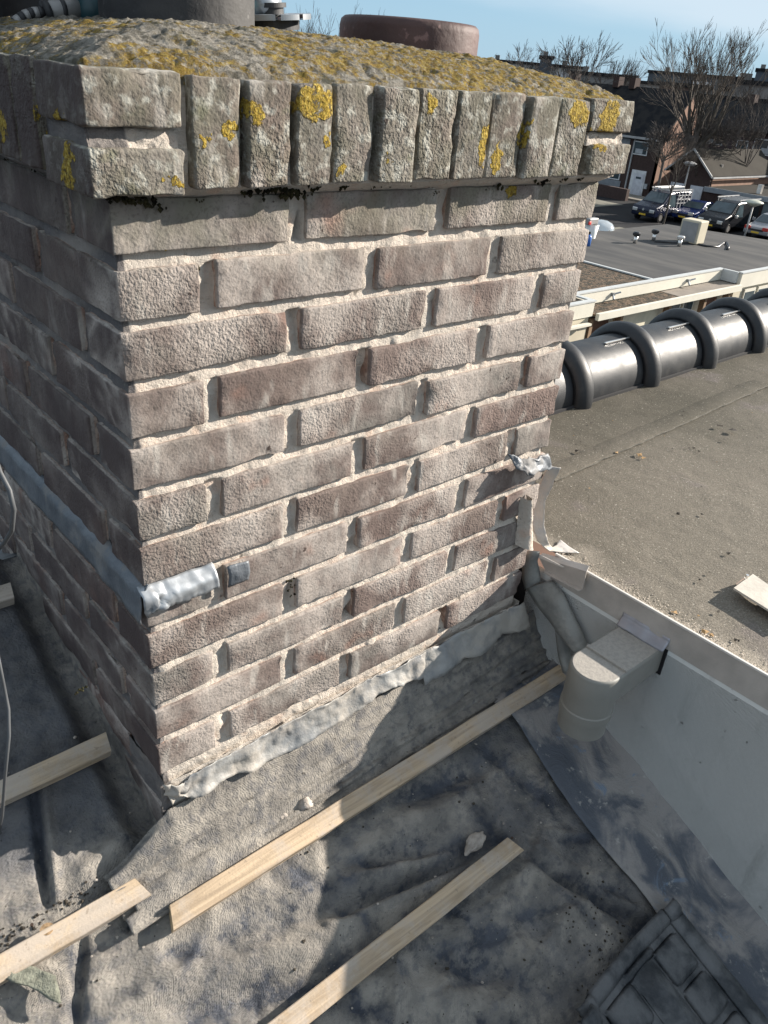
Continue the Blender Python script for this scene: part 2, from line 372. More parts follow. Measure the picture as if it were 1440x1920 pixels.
class MB:
    def __init__(s): s.v = []; s.f = []; s.mi = []; s.cur = 0
    def add(s, vs, fs):
        b = len(s.v); s.v += [tuple(p) for p in vs]; s.f += [tuple(b + i for i in f) for f in fs]; s.mi += [s.cur] * len(fs); return s
    def box(s, x0, y0, z0, x1, y1, z1, mat=None):
        vs = [Vector(p) for p in ((x0, y0, z0), (x1, y0, z0), (x1, y1, z0), (x0, y1, z0), (x0, y0, z1), (x1, y0, z1), (x1, y1, z1), (x0, y1, z1))]
        if mat is not None: vs = [mat @ p for p in vs]
        return s.add(vs, [(0, 3, 2, 1), (4, 5, 6, 7), (0, 1, 5, 4), (1, 2, 6, 5), (2, 3, 7, 6), (3, 0, 4, 7)])
    def tube(s, pts, rad, n=8, cap=True):
        pts = [Vector(p) for p in pts]; rad = rad if isinstance(rad, (list, tuple)) else [rad] * len(pts)
        b = len(s.v); up = None
        for i, p in enumerate(pts):
            d = (pts[min(i + 1, len(pts) - 1)] - pts[max(i - 1, 0)])
            d = d.normalized() if d.length > 1e-9 else Vector((0, 0, 1))
            if up is None: up = d.orthogonal().normalized()
            up = (up - d * up.dot(d)); up = up.normalized() if up.length > 1e-6 else d.orthogonal().normalized()
            sd_ = d.cross(up)
            for k in range(n):
                a = 2 * pi * k / n; s.v.append(tuple(p + (up * cos(a) + sd_ * sin(a)) * rad[i]))
        for i in range(len(pts) - 1):
            for k in range(n):
                s.f.append((b + i * n + k, b + i * n + (k + 1) % n, b + (i + 1) * n + (k + 1) % n, b + (i + 1) * n + k)); s.mi.append(s.cur)
        if cap:
            s.f.append(tuple(b + k for k in range(n))[::-1]); s.mi.append(s.cur)
            s.f.append(tuple(b + (len(pts) - 1) * n + k for k in range(n))); s.mi.append(s.cur)
        return s
    def grid(s, P):
        """P[i][j] points"""
        ni = len(P); nj = len(P[0]); vs = [p for r in P for p in r]
        fs = [(i * nj + j, (i + 1) * nj + j, (i + 1) * nj + j + 1, i * nj + j + 1) for i in range(ni - 1) for j in range(nj - 1)]
        return s.add(vs, fs)
    def lathe(s, prof, n=48, c=(0, 0, 0)):
        P = [[(c[0] + r * cos(2 * pi * k / n), c[1] + r * sin(2 * pi * k / n), c[2] + z) for k in range(n + 1)] for r, z in prof]
        return s.grid([r for r in P])
    def prism(s, poly, d):
        """closed polygon of 3-D points pushed along d"""
        n = len(poly); d = Vector(d); a = [Vector(p) for p in poly]
        return s.add(a + [p + d for p in a], [tuple(range(n))[::-1], tuple(range(n, 2 * n))] + [(i, (i + 1) % n, n + (i + 1) % n, n + i) for i in range(n)])
    def mesh(s, name, mat, smooth=False):
        me = bpy.data.meshes.new(name); me.from_pydata(s.v, [], s.f)
        for m in (mat if isinstance(mat, list) else [mat]): me.materials.append(m)
        me.polygons.foreach_set('material_index', s.mi)
        if smooth: me.polygons.foreach_set('use_smooth', [True] * len(me.polygons))
        me.update(); return me
    def build(s, name, mat, parent=None, smooth=False, bevel=0, solid=0, auto=None):
        o = link(name, s.mesh(name, mat, smooth), parent)
        if solid: m = o.modifiers.new('thickness', 'SOLIDIFY'); m.thickness = solid; m.offset = -1
        if bevel: m = o.modifiers.new('bevel', 'BEVEL'); m.width = bevel; m.segments = 2; m.limit_method = 'ANGLE'
        return o
def fix(o):
    import bmesh
    bm = bmesh.new(); bm.from_mesh(o.data); bmesh.ops.recalc_face_normals(bm, faces=bm.faces); bm.to_mesh(o.data); bm.free(); return o
def nv(p, s, seed=0.0):
    return mn.noise(Vector((p[0] * s + seed, p[1] * s + seed * 1.3, p[2] * s - seed)))
def fb(p, s, seed=0.0, oc=4):
    return mn.fractal(Vector((p[0] * s + seed, p[1] * s + seed * 1.3, p[2] * s - seed)), 0.9, 2.1, oc)
def ss(a, b, x):
    t = max(0, min(1, (x - a) / (b - a))) if a != b else float(x > b); return t * t * (3 - 2 * t)
def ns_mesh(me, ang=40):
    pass

# ------------------------------------------------------------------ ground far below
g = MB(); g.box(-1500, -1500, -9, 2500, 2500, -8)
def ground_mat():
    t = NT('asphalt_and_paving', .9, 0, .15); c = t.coord('World')
    t.color(t.mix(t.step(t.noise(c, .25, 6), .35, .65), (.018, .018, .021), (.030, .030, .031))); return t.m
tag(g.build('ground', ground_mat()), kind='structure')
M_pave = simple('pavement_slabs', (.22, .20, .17), .9, var=.2, vs=.8)
g = MB(); g.box(61.4, 10, -8, 64.2, 90, -7.88); tag(g.build('pavement', M_pave), kind='structure')
g = MB(); g.box(34.5, 20, -7.996, 48, 30.5, -7.99); g.box(50.5, 37, -7.996, 58, 50, -7.99)
M_sunroad = simple('road_sunlit', (.16, .15, .12), .9, var=.15, vs=.6)  # paler strips put sunlight on the road into its colour
tag(g.build('road', M_sunroad), kind='structure')

# =================================================================== THE CHIMNEY
chim = thing('brick_chimney', 'weathered grey-brown brick chimney stack with lichen-covered crown standing on the dusty roof', 'chimney')
W_, D_ = .748, .638; BL, BW, BH = .198, .088, .0495; PT = .0628
def brick_mesh(lx, ly, lz, seed, cell=.011, r=.0022, rough=.8):
    def axis(L):
        h = L / 2; n = max(2, int((L - 2 * r) / cell)); a = [-h, -h + r * .35, -h + r]
        a += [-h + r + (L - 2 * r) * i / n for i in range(1, n)]; a += [h - r, h - r * .35, h]; return a
    X, Y, Z = axis(lx), axis(ly), axis(lz); idx = {}; vs = []; fs = []
    H = (lx / 2, ly / 2, lz / 2)
    def vert(p):
        k = tuple(round(q, 6) for q in p)
        if k in idx: return idx[k]
        rr = r * (1 + .9 * max(-.6, nv(p, 45, seed)))
        q = [max(-(H[i] - rr), min(H[i] - rr, p[i])) for i in range(3)]; d = Vector([p[i] - q[i] for i in range(3)])
        d = d.normalized() if d.length > 1e-7 else Vector((0, 0, 0))
        out = Vector(q) + d * rr
        e = sum(1 for i in range(3) if abs(p[i]) > H[i] - .012)
        amp = (.0007 + .0005 * e) * rough
        out += d * (fb(p, 60, seed) * amp + nv(p, 16, seed + 5) * .0012 * rough)
        if e >= 2: c_ = nv(p, 30, seed + 9); out -= d * max(0, c_ - .28) * .011 * rough
        vs.append(out); idx[k] = len(vs) - 1; return idx[k]
    for A, B, C_, f in ((X, Y, Z, 0), (Y, Z, X, 1), (Z, X, Y, 2)):
        for sgn in (-1, 1):
            e = C_[-1] * sgn
            for i in range(len(A) - 1):
                for j in range(len(B) - 1):
                    q = []
                    for (a, b) in ((A[i], B[j]), (A[i + 1], B[j]), (A[i + 1], B[j + 1]), (A[i], B[j + 1])):
                        p = (a, b, e) if f == 0 else ((e, a, b) if f == 1 else (b, e, a)); q.append(vert(p))
                    fs.append(tuple(q) if sgn > 0 else tuple(q[::-1]))
    return vs, fs
def mk(me_name, vs, fs, mat):
    me = bpy.data.meshes.new(me_name); me.from_pydata(vs, [], fs); me.materials.append(mat); me.polygons.foreach_set('use_smooth', [True] * len(fs)); me.update(); return me
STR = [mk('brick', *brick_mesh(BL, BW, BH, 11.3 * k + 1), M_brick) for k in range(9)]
def place_brick(me, x, y, z, rz, name='brick'):
    o = link(name, me, chim, (x + random.gauss(0, .0008), y + random.gauss(0, .0010), z + random.gauss(0, .0008)),
             (random.gauss(0, .005), random.gauss(0, .005), rz + random.gauss(0, .005) + (pi if random.random() < .5 else 0)))
    return o
COURSES = 12
hid = MB()
for i in range(COURSES):
    zt = -i * PT + .0088; zc = zt - BH / 2
    if i % 2 == 0:
        fx = [0, .22, .44]; side = [.11, .33]
        for x in fx: place_brick(random.choice(STR), x + BL / 2, BW / 2, zc, 0)
        place_brick(random.choice(STR), W_ - BW / 2, BL / 2, zc, pi / 2)
        for y in side: place_brick(random.choice(STR), BW / 2, y + BL / 2, zc, pi / 2)
        place_brick(random.choice(STR), BL / 2, D_ - BW / 2, zc, 0)
        hb = [(.22, D_ - BW, .418, D_), (.44, D_ - BW, .638, D_), (W_ - BW, .22, W_, .418), (W_ - BW, .44, W_, .638)]
    else:
        for x in [.11, .33, .55]: place_brick(random.choice(STR), x + BL / 2, BW / 2, zc, 0)
        for y in [0, .22, .44]: place_brick(random.choice(STR), BW / 2, y + BL / 2, zc, pi / 2)
        hb = [(.11, D_ - BW, .308, D_), (.33, D_ - BW, .528, D_), (.55, D_ - BW, .748, D_), (W_ - BW, .11, W_, .308), (W_ - BW, .33, W_, .528)]
    for b in hb: hid.box(b[0], b[1], zt - BH, b[2], b[3], zt)
for i in (12, 13):
    zt = -i * PT + .0088
    for y in ([.11, .33] if i % 2 == 0 else [.012, .22]): place_brick(random.choice(STR), BW / 2 + .002, y + BL / 2, zt - BH / 2, pi / 2)
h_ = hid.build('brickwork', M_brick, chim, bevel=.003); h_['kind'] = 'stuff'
# mortar core with raked, crumbly joints
ZB = -COURSES * PT - .16
mo = MB()
def joint_depth(p, nrm):
    """raked joints: perpends cut deep and ragged, beds struck back under the brick above"""
    u = p.x if abs(nrm[1]) > .5 else p.y
    q = (.0088 - p.z) / PT; i = math.floor(q); f = (q - i) * PT
    if i < 0 or i >= COURSES + (0 if abs(nrm[1]) > .5 else 2): return 0
    if f > BH:      # bed: deepest right under the brick above it
        return -.0020 * (1 - (f - BH) / (PT - BH)) + fb(p, 50, 31) * .0012
    odd = i % 2 == 0; off = 0.0 if (odd == (abs(nrm[1]) > .5)) else .11
    g = (u - off) % .22
    d = g - .198
    if 0 <= d <= .022:
        return -(.0002 + .0030 * ss(.006, .018, d) * (1 + nv(p, 60, 17))) - max(0, nv(p, 22, 5) - .15) * .03
    return 0
def wall_grid(p0, du, dv, nu, nv_, nrm, amp, seed, jd=None):
    P = []
    for i in range(nu + 1):
        row = []
        for j in range(nv_ + 1):
            p = Vector(p0) + Vector(du) * (i / nu) + Vector(dv) * (j / nv_)
            dj = jd(p, nrm) if jd else 0
            a = fb(p, 38, seed) * amp + nv(p, 9, seed) * amp * .8 + max(0, nv(p, 28, seed + 4) - .42) * .010
            ed = min(i, nu - i); a *= min(1, ed / 3)
            row.append(p + Vector(nrm) * (a + dj))
        P.append(row)
    return P
mi = .0060
mo.grid(wall_grid((mi, mi, ZB), (W_ - 2 * mi, 0, 0), (0, 0, .02 - ZB), 330, 380, (0, -1, 0), .0018, 2, joint_depth))
mo.grid(wall_grid((mi, D_ - mi, ZB), (0, -D_ + 2 * mi, 0), (0, 0, .02 - ZB), 200, 300, (-1, 0, 0), .0018, 7, joint_depth))
mo.grid(wall_grid((W_ - mi, mi, ZB), (0, D_ - 2 * mi, 0), (0, 0, .02 - ZB), 50, 60, (1, 0, 0), .002, 8))
mo.grid(wall_grid((W_ - mi, D_ - mi, ZB), (-W_ + 2 * mi, 0, 0), (0, 0, .02 - ZB), 50, 60, (0, 1, 0), .002, 9))
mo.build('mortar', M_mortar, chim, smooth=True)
# corbel bed of mortar under the crown
cb = MB(); nB = 150
def ringgrid(levels, n=150):
    P = []
    for off, z, amp, sd_ in levels:
        row = []
        x0, y0, x1, y1 = -off, -off, W_ + off, D_ + off
        for k in range(n + 1):
            t = (k % n) / n * 4; s_, q = int(t), t % 1
            p = [(x0 + (x1 - x0) * q, y0), (x1, y0 + (y1 - y0) * q), (x1 - (x1 - x0) * q, y1), (x0, y1 - (y1 - y0) * q)][s_]
            nr = [(0, -1), (1, 0), (0, 1), (-1, 0)][s_]
            a = fb((p[0], p[1], z), 30, sd_) * amp
            row.append((p[0] + nr[0] * a, p[1] + nr[1] * a, z + a * .5))
        P.append(row)
    return P
cb.grid(ringgrid([(-.01, .006, .001, 1), (-.002, .010, .0012, 2), (.004, .014, .0015, 3), (.010, .0185, .0015, 4), (.012, .024, .001, 5), (.004, .03, .001, 5)], 520))
cb.build('corbel_mortar', M_mortar, chim, smooth=True)
# crown: bricks on edge, two stacked at each corner
OV = .028
def crown_piece(x0, x1, y0, y1, z0, z1, jit=.0015):
    vs, fs = brick_mesh(x1 - x0, y1 - y0, z1 - z0, random.random() * 99, cell=.010, r=.0028, rough=.95)
    link('brick', mk('crown_brick', vs, fs, M_crown), chim, ((x0 + x1) / 2, (y0 + y1) / 2 + random.gauss(0, jit), (z0 + z1) / 2 + random.gauss(0, .0008)),
         (random.gauss(0, .009), random.gauss(0, .012), random.gauss(0, .008)))
RX = [(.071, .121), (.129, .177), (.1845, .2275), (.2375, .287), (.292, .3435), (.350, .406), (.412, .464), (.469, .526), (.5325, .588), (.5905, .652)]
Z0, Z1 = .0225, .1155
for a, b in RX: crown_piece(a, b, -OV - random.random() * .004, .165, Z0, Z1)
crown_piece(-.0265, .0625, -.030, .075, .0715, Z1); crown_piece(-.0265, .0625, -.029, .075, .0175, .0570)
crown_piece(.6585, .7530, -.031, .075, .078, .1180); crown_piece(.6700, .7640, -.030, .075, .024, .0630)
yy = .086
while yy < .60:
    wd = .049 + random.random() * .004; crown_piece(-.0265 - random.random() * .004, .165, yy, yy + wd, Z0, Z1); yy += wd + .010
cr = MB(); yy = .086
while yy < .60: cr.box(.60, yy, Z0, .765, yy + .05, Z1); yy += .06
xx = 0
while xx < .70: cr.box(xx, .48, Z0, xx + .05, .665, Z1); xx += .06
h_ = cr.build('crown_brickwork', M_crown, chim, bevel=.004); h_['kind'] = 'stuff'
# mortar between crown bricks
cm = MB(); e_ = .016
def wg(p0, du, dv, nu, nv_, nrm, amp, seed): cm.grid(wall_grid(p0, du, dv, nu, nv_, nrm, amp, seed))
wg((-e_, -e_, .02), (W_ + 2 * e_ - .008, 0, 0), (0, 0, .092), 150, 22, (0, -1, 0), .0022, 12)
wg((-e_, D_ + e_, .02), (0, -D_ - 2 * e_, 0), (0, 0, .092), 120, 22, (-1, 0, 0), .0022, 13)
wg((W_ + e_ - .008, -e_, .02), (0, D_ + 2 * e_, 0), (0, 0, .092), 60, 12, (1, 0, 0), .002, 14)
cm.build('crown_mortar', M_mortar, chim, smooth=True)
# corner mortar wedges between the stacked corner bricks
for (x0, x1, z0, z1, y0) in ((-.0225, .0610, .054, .0735, -.0225), (.664, .748, .061, .080, -.024)):
    q = MB(); q.grid([[(x0 + (x1 - x0) * i / 24, y0 + fb((i * .02, j * .02, x0), 20, 3) * .004 + (j / 6) * .004 + (.012 if j == 6 else 0), z0 + (z1 - z0) * j / 6) for j in range(7)] for i in range(25)])
    q.grid([[(x0 + .002 + (.010 if j == 6 else 0), -y0 * 0 + y0 + .09 * i / 12, z0 + (z1 - z0) * j / 6) for j in range(7)] for i in range(13)])
    q.build('corner_mortar', M_mortar, chim, smooth=True)
# black moss under the crown
ms = MB()
def tuft(c, r, n=1):
    n = max(1, int(n * .6))
    for _ in range(n):
        vs = []; b = Vector(c) + Vector((random.gauss(0, r), random.gauss(0, r * .3), random.gauss(0, r * .4))); q = r * (.25 + random.random() * .35)
        for k in range(6):
            d = [(1, 0, 0), (-1, 0, 0), (0, 1, 0), (0, -1, 0), (0, 0, 1), (0, 0, -1)][k]; vs.append(b + Vector(d) * q * (.6 + random.random() * .8))
        ms.add(vs, [(0, 2, 4), (2, 1, 4), (1, 3, 4), (3, 0, 4), (2, 0, 5), (1, 2, 5), (3, 1, 5), (0, 3, 5)])
for (px, py, n, r) in ((215, 372, 30, .006), (255, 376, 26, .005), (290, 382, 24, .006), (460, 362, 20, .005), (500, 355, 30, .006), (530, 358, 24, .007), (552, 362, 40, .007), (580, 358, 20, .005), (640, 352, 20, .004), (700, 350, 14, .003), (935, 350, 14, .005), (1020, 338, 20, .006), (1060, 332, 36, .006), (1085, 330, 30, .006), (820, 362, 10, .003), (372, 378, 12, .003)):
    tuft(AYp(px, py, -.006), r, n)
for k in range(14): tuft((random.uniform(-.01, W_), -.004 + random.uniform(-.006, .002), .012), .003, 2)
for k in range(16): tuft((-.006, random.uniform(0, .4), .012), .004, 3)
for (px, py) in ((366, 505), (548, 1100), (556, 1112), (668, 1108), (150, 1295), (545, 1090), (690, 1280), (820, 1180)): tuft(AYp(px, py, .003), .004, 14)
h_ = ms.build('moss', M_moss, chim); h_['kind'] = 'stuff'

# mortar cap (flaunching)
def capz(x, y):
    d = min(x + .022, W_ + .018 - x, y + .020, D_ + .02 - y)
    d = max(0, d)
    return .114 + .051 * (1 - math.exp(-d / .105)) * (1 - .10 * ss(.45, .75, x))
capm = MB(); P = []
nx, ny = 260, 210
for i in range(nx + 1):
    row = []
    for j in range(ny + 1):
        x = -.020 + (W_ + .036) * i / nx; y = -.017 + (D_ + .034) * j / ny
        e = min(i, nx - i, j, ny - j); lump = fb((x, y, 0), 20, 3) * .0030 + fb((x, y, 0), 120, 8) * .0024 + max(0, nv((x, y, 0), 60, 2) - .25) * .006 - max(0, nv((x, y, 0), 45, 12) - .3) * .008
        z = capz(x, y) + lump * (1 if e > 1 else .4) + .0015
        if e == 0: z = .106
        wob = nv((x, y, 0), 22, 6) * .007 if e < 2 else 0
        row.append((x + wob, y + wob, z))
    P.append(row)
capm.grid(P); capm.build('mortar_cap', M_cap, chim, smooth=True)

# rough rendered plinth under the last course
pl = MB(); off = -.003
for p0, du, nr, n_ in (((-.003, -.003, -.98), (W_ + .006, 0, 0), (0, -1, 0), 150), ((.004, .12, -.98), (0, -.12, 0), (-1, 0, 0), 30), ((W_ + .003, -.003, -.98), (0, D_ + .006, 0), (1, 0, 0), 60)):
    pl.grid(wall_grid(p0, du, (0, 0, .98 - COURSES * PT + .004), n_, 50, nr, .0035, 21))
pl.build('plinth_render', M_mortar, chim, smooth=True)
# ---- lead flashings
def ribbon(name, prof, mat, parent, label=None, thick=.0016):
    """prof: list of rows of points"""
    q = MB(); q.grid(prof); o = q.build(name, mat, parent, smooth=True, solid=thick)
    if label: o['label'] = label
    return o
def crumple(p, amp, s=26, seed=1.0):
    v = Vector(p); return v + Vector((nv(v, s, seed), nv(v, s, seed + 20), nv(v, s, seed + 40))) * amp + Vector((nv(v, s * 2.6, seed + 3), nv(v, s * 2.6, seed + 23), nv(v, s * 2.6, seed + 43))) * amp * .4 - Vector((0, 1, 0)) * (1 - min(1, abs(nv(v, s * 1.3, seed + 61)) * 5)) * amp * .35
# low strip along the front foot, two lengths
P = []
for i in range(181):
    x = .004 + .505 * i / 180; row = []
    for j in range(15):
        t = j / 14; z = -.752 - (.040 + .014 * nv((x, 0, 0), 9, 8)) * t + .003 * nv((x, 0, 0), 14, 3); y = -.003 - .012 * t * t - .010 * max(0, nv((x, z, 0), 26, 8))
        row.append(crumple((x, y, z), .0042 + (.010 if x < .04 else 0), 30, 2))
    P.append(row)
ribbon('lead_flashing', P, M_lead, chim, 'crumpled pale lead strip along the front foot of the stack')
P = []
for i in range(61):
    x = .485 + .280 * i / 60; row = []
    for j in range(9):
        t = j / 8; z = -.752 - (.048 + .012 * nv((x, 0, 0), 12, 9)) * t + .004 * nv((x, 0, 0), 12, 4); y = -.004 - .022 * t ** 1.4 - .010 * nv((x, z, 0), 18, 2)
        row.append(crumple((x, y, z), .0060, 28, 6))
    P.append(row)
ribbon('lead_flashing', P, M_lead, chim, 'flared lead strip at the right foot of the stack')
# long strip on the left face
P = []
for i in range(101):
    y = -.004 + .64 * i / 100; row = []
    for j in range(10):
        t = j / 9; z = -.413 - .050 * t - .010 * nv((0, y, 0), 5, 2); x = .004 - .011 * ss(0, .25, t) - .002 * t
        row.append(crumple((x, y, z), .0028, 24, 3))
    P.append(row)
ribbon('lead_flashing', P, M_leadblue, chim, 'long blue-grey lead strip let into the left face')
# torn strip on the front left corner and the small square tab
P = []
for i in range(41):
    x = -.006 + .098 * i / 40; row = []
    for j in range(8):
        t = j / 7; z = -.418 - (.030 + .006 * nv((x, 0, 0), 40, 3)) * t; y = .004 - .017 * ss(0, .5, t)
        cr_ = .002 + .008 * (1 - ss(.0, .05, x)) * t; row.append(crumple((x, y, z), cr_, 78, 9))
    P.append(row)
M_leadflap = simple('lead_fresh_torn', (.36, .38, .40), .42, .45, .2, 60)
ribbon('lead_flashing', P, M_leadflap, chim, 'torn bright lead flap at the front left corner')
c0 = AYp(444, 1073, -.008); P = [[crumple((c0.x - .015 + .030 * i / 8, -.010 - .003 * sin(j / 8 * 3), c0.z + .015 - .030 * j / 8), .0018, 40, 4) for j in range(9)] for i in range(9)]
ribbon('lead_flashing', P, M_leadblue, chim, 'small square blue-grey lead tab beside the torn flap')
# crumpled corner piece on the right
P = []
for i in range(31):
    u = i / 30; a = [AYp(952, 848, -.004), AYp(975, 858, -.012), AYp(1005, 858, -.014), AYp(1026, 850, -.008)]; b = [AYp(966, 876, -.020), AYp(990, 893, -.034), AYp(1012, 884, -.030), AYp(1036, 880, -.012)]
    k = min(2, int(u * 3)); f = u * 3 - k; A = a[k].lerp(a[k + 1], f); B = b[k].lerp(b[k + 1], f)
    P.append([crumple(A.lerp(B, j / 9), .007, 42, 5) for j in range(10)])
ribbon('lead_flashing', P, M_leadblue, chim, 'crumpled lead scrap wrapping the right corner')
# hanging strip at the right corner
C_ = [Vector((.772, -.006, -.462)), Vector((.776, .006, -.50)), Vector((.779, .016, -.545)), Vector((.778, .008, -.59)), Vector((.783, -.005, -.622)), Vector((.800, -.016, -.640)), Vector((.826, -.022, -.6445)), Vector((.848, -.026, -.6455))]
P = []
for i in range(50):
    u = i / 49 * (len(C_) - 1); k = min(len(C_) - 2, int(u)); f = u - k; p = C_[k].lerp(C_[k + 1], f)
    wd = Vector((.0085, -.008, 0)) if u < 4 else Vector((.0085, -.008, 0)).lerp(Vector((.004, .026, 0)), (u - 4) / 3)
    P.append([crumple(p + wd * (j / 4 - 1), .0022, 34, 8) for j in range(9)])
ribbon('lead_flashing', P, M_leadhang, chim, 'limp dusty lead strip hanging down the right corner')
# rough mortar fillet beside it
q = MB(); a = [(.664, -.470), (.690, -.472), (.742, -.615), (.728, -.632), (.704, -.632)]
zs = []
top = AYp(987, 935, -.012); bl = AYp(974, 1026, -.012); br = AYp(1000, 1029, -.012)
P = [[], []]
P = []
for i in range(21):
    t = i / 20; wl = top.lerp(bl, t) + Vector((-.004 * (1 - t), 0, 0)); wr = (top + Vector((.012, 0, 0))).lerp(br, t)
    P.append([(Vector(wl.lerp(wr, j / 6)) + Vector((0, -.010 * sin(pi * j / 6) + .011 * (1 if j in (0, 6) else 0) + fb((i, j, 0), .6, 2) * .002, 0))) for j in range(7)])
q.grid(P); q.build('mortar_fillet', M_mortar, chim, smooth=True)

# =================================================================== PITCHED ROOF
roof = thing('pitched_roof', 'stripped tiled roof slope with dusty grey underlay and pale battens around the chimney', 'roof')
CR = []
def crease(x0, y0, x1, y1, amp, wd): CR.append((ARp(x0, y0), ARp(x1, y1), amp * 1.5, wd))
crease(985, 1602, 1215, 1735, -.020, .011); crease(1010, 1600, 1205, 1712, .010, .013)
crease(1050, 1625, 1190, 1690, -.010, .008); crease(1000, 1640, 1150, 1790, .008, .03)
crease(690, 1620, 960, 1565, -.012, .010); crease(640, 1660, 900, 1575, .010, .012); crease(640, 1712, 880, 1600, -.016, .010); crease(620, 1740, 870, 1640, .012, .013); crease(700, 1560, 900, 1500, .008, .02); crease(740, 1500, 900, 1440, -.008, .014)
crease(820, 1440, 960, 1590, -.008, .010); crease(790, 1420, 950, 1560, .007, .012); crease(880, 1380, 1100, 1560, -.006, .014)
crease(330, 1790, 640, 1690, -.006, .02); crease(420, 1830, 690, 1740, .008, .022); crease(200, 1800, 480, 1650, .006, .02); crease(360, 1900, 640, 1830, -.006, .02); crease(240, 1740, 400, 1600, -.008, .010)
crease(60, 1470, 88, 1690, -.014, .006); crease(84, 1470, 108, 1690, .008, .006); crease(150, 1760, 140, 1920, -.012, .008); crease(160, 1640, 240, 1560, .006, .012)
crease(800, 1790, 1050, 1850, -.008, .016); crease(700, 1850, 1000, 1900, .008, .02); crease(930, 1700, 1010, 1830, .007, .018)
_r = random.Random(5)
for _ in range(70):
    cx, cy = _r.uniform(60, 1250), _r.uniform(1440, 1920); a_ = radians(_r.choice((-28, -25, -8, 35, 60, 20, 75))) + _r.gauss(0, .2); l_ = _r.uniform(40, 170)
    crease(cx, cy, cx + cos(a_) * l_, cy + sin(a_) * l_ * .8, _r.choice((-1, -1, 1)) * _r.uniform(.0012, .0034), _r.uniform(.0035, .009))
def und(x, y):
    d = .0045 * fb((x * .8 + y * .9, y * 1.4 - x * .7, 0), 7, 3) + .0018 * fb((x + y * .3, y, 0), 22, 6)
    # long soft folds where the sheet sags between the battens
    wv_ = .9 * nv((x, y, 0), 4.5, 2); mk_ = ss(-.25, .25, nv((x * 1.2, y * 1.2, 0), 5, 9))
    sg = 1 - abs(sin(pi * (y * 8.5 - x * 3.2 + wv_))) ** .7
    d += (.0130 * sg - .004) * mk_ * ss(-.10, -.14, y) + (.006 * (1 - abs(sin(pi * (x * 9 + y * 3 + wv_)))) - .002) * mk_ * ss(-.02, -.08, x)
    for a, b, amp, wd in CR:
        ab = (b - a).to_2d(); L2 = ab.dot(ab); t = ((x - a.x) * ab.x + (y - a.y) * ab.y) / L2
        if t < -.4 or t > 1.4: continue
        tc_ = max(0, min(1, t)); cx, cy = a.x + ab.x * tc_, a.y + ab.y * tc_; r2 = ((x - cx) ** 2 + (y - cy) ** 2) / (wd * wd)
        if r2 < 9: d += amp * math.exp(-r2) * (.35 + .65 * sin(pi * max(0.02, min(.98, t * .8 + .1))))
    if x > .745 and y > -.10: d -= .16 * ss(.745, .775, x) * ss(-.10, -.04, y)
    # gutter dip next to the left face
    if y > .0 and x < 0: d -= .035 * ss(-.055, -.02, x) * ss(.0, .05, y)
    # battens press the sheet flat
    for yb in (-.097, -.272, -.038, .145, .425):
        k = math.exp(-((y - yb) / .014) ** 2); d = d * (1 - .75 * k) if d > 0 else d
    return d
q = MB(); nx, ny = 420, 420; P = []
for i in range(nx + 1):
    x = -1.0 + 1.84 * i / nx
    P.append([(x, y, roofz(y) + und(x, y)) for y in [(-1.25 + 1.78 * j / ny) for j in range(ny + 1)]])
q.grid(P); uo = q.build('underlay', M_mem, roof, smooth=True)
def fold_tone(x, y):  # troughs less dusty and darker, fold shading put into the dust tone
    d = 0
    for a, b, amp, wd in CR:
        ab = (b - a).to_2d(); t = ((x - a.x) * ab.x + (y - a.y) * ab.y) / ab.dot(ab)
        if t < -.3 or t > 1.3: continue
        tc_ = max(0, min(1, t)); r2 = ((x - a.x - ab.x * tc_) ** 2 + (y - a.y - ab.y * tc_) ** 2) / (wd * wd * 1.8)
        if r2 < 9: d += (-.60 if amp < 0 else .4) * math.exp(-r2) * sin(pi * max(.1, min(.95, t * .85 + .1)))
    return d
da = uo.data.attributes.new('dust', 'FLOAT', 'POINT'); da.data.foreach_set('value', [fold_tone(v[0], v[1]) for v in q.v])
# underlay upstand against the stack
P = []
for i in range(240):
    x = -.098 + .923 * i / 239; row = []
    lf = ss(-.10, .02, x); rt = ss(.70, .82, x)
    pr = [(-.006, -.800 + .01 * rt), (-.016, -.812), (-.030, -.838), (-.045, roofz(-.045) + .020), (-.060, roofz(-.06) + .011), (-.075, roofz(-.075) + .007), (-.084, roofz(-.084) + .004)]
    for k in range(37):
        u = k / 36 * 6; a = min(5, int(u)); f = u - a; y = pr[a][0] + (pr[a + 1][0] - pr[a][0]) * f; z = pr[a][1] + (pr[a + 1][1] - pr[a][1]) * f
        if x < .0: z = z + (roofz(y) + .006 + .014 * max(0, sin(k * .30 + x * 14)) - z) * (1 - lf); y -= (1 - lf) * .004
        d = (nv((x * .6 + k * .006, k * .025, 0), 10, 5) * .012 + fb((x, k * .01, 0), 22, 2) * .004 + .011 * (1 - abs(sin(k * .42 + x * 5.5 + 2.2 * nv((x, 0, 0), 5, 1)))) ** 2.2) * sin(pi * min(.62, (k + 1) / 44))
        row.append((x, y - abs(d) * .6, z + d * .6 + .001))
    P.append(row)
ribbon('upstand_membrane', P, M_mem2, roof, 'dusty woven membrane turned up against the foot of the chimney', .0012)
# second lap of membrane, left end
P = []
for i in range(70):
    x = -.088 + .02 * nv((0, i * .0, 0), 1, 1) + .29 * i / 69; row = []
    for k in range(10):
        y = -.045 - .045 * k / 9 + .02 * (x + .1) * .6; z = roofz(y) + .012 + .010 * sin(pi * k / 9) * (1 - ss(.05, .2, x)) + nv((x, y, 0), 30, 4) * .003
        row.append((x, y, z - .006 * ss(.08, .2, x)))
    P.append(row)
ribbon('upstand_membrane', P, M_mem2, roof, 'folded free end of the membrane left of the stack', .0012)
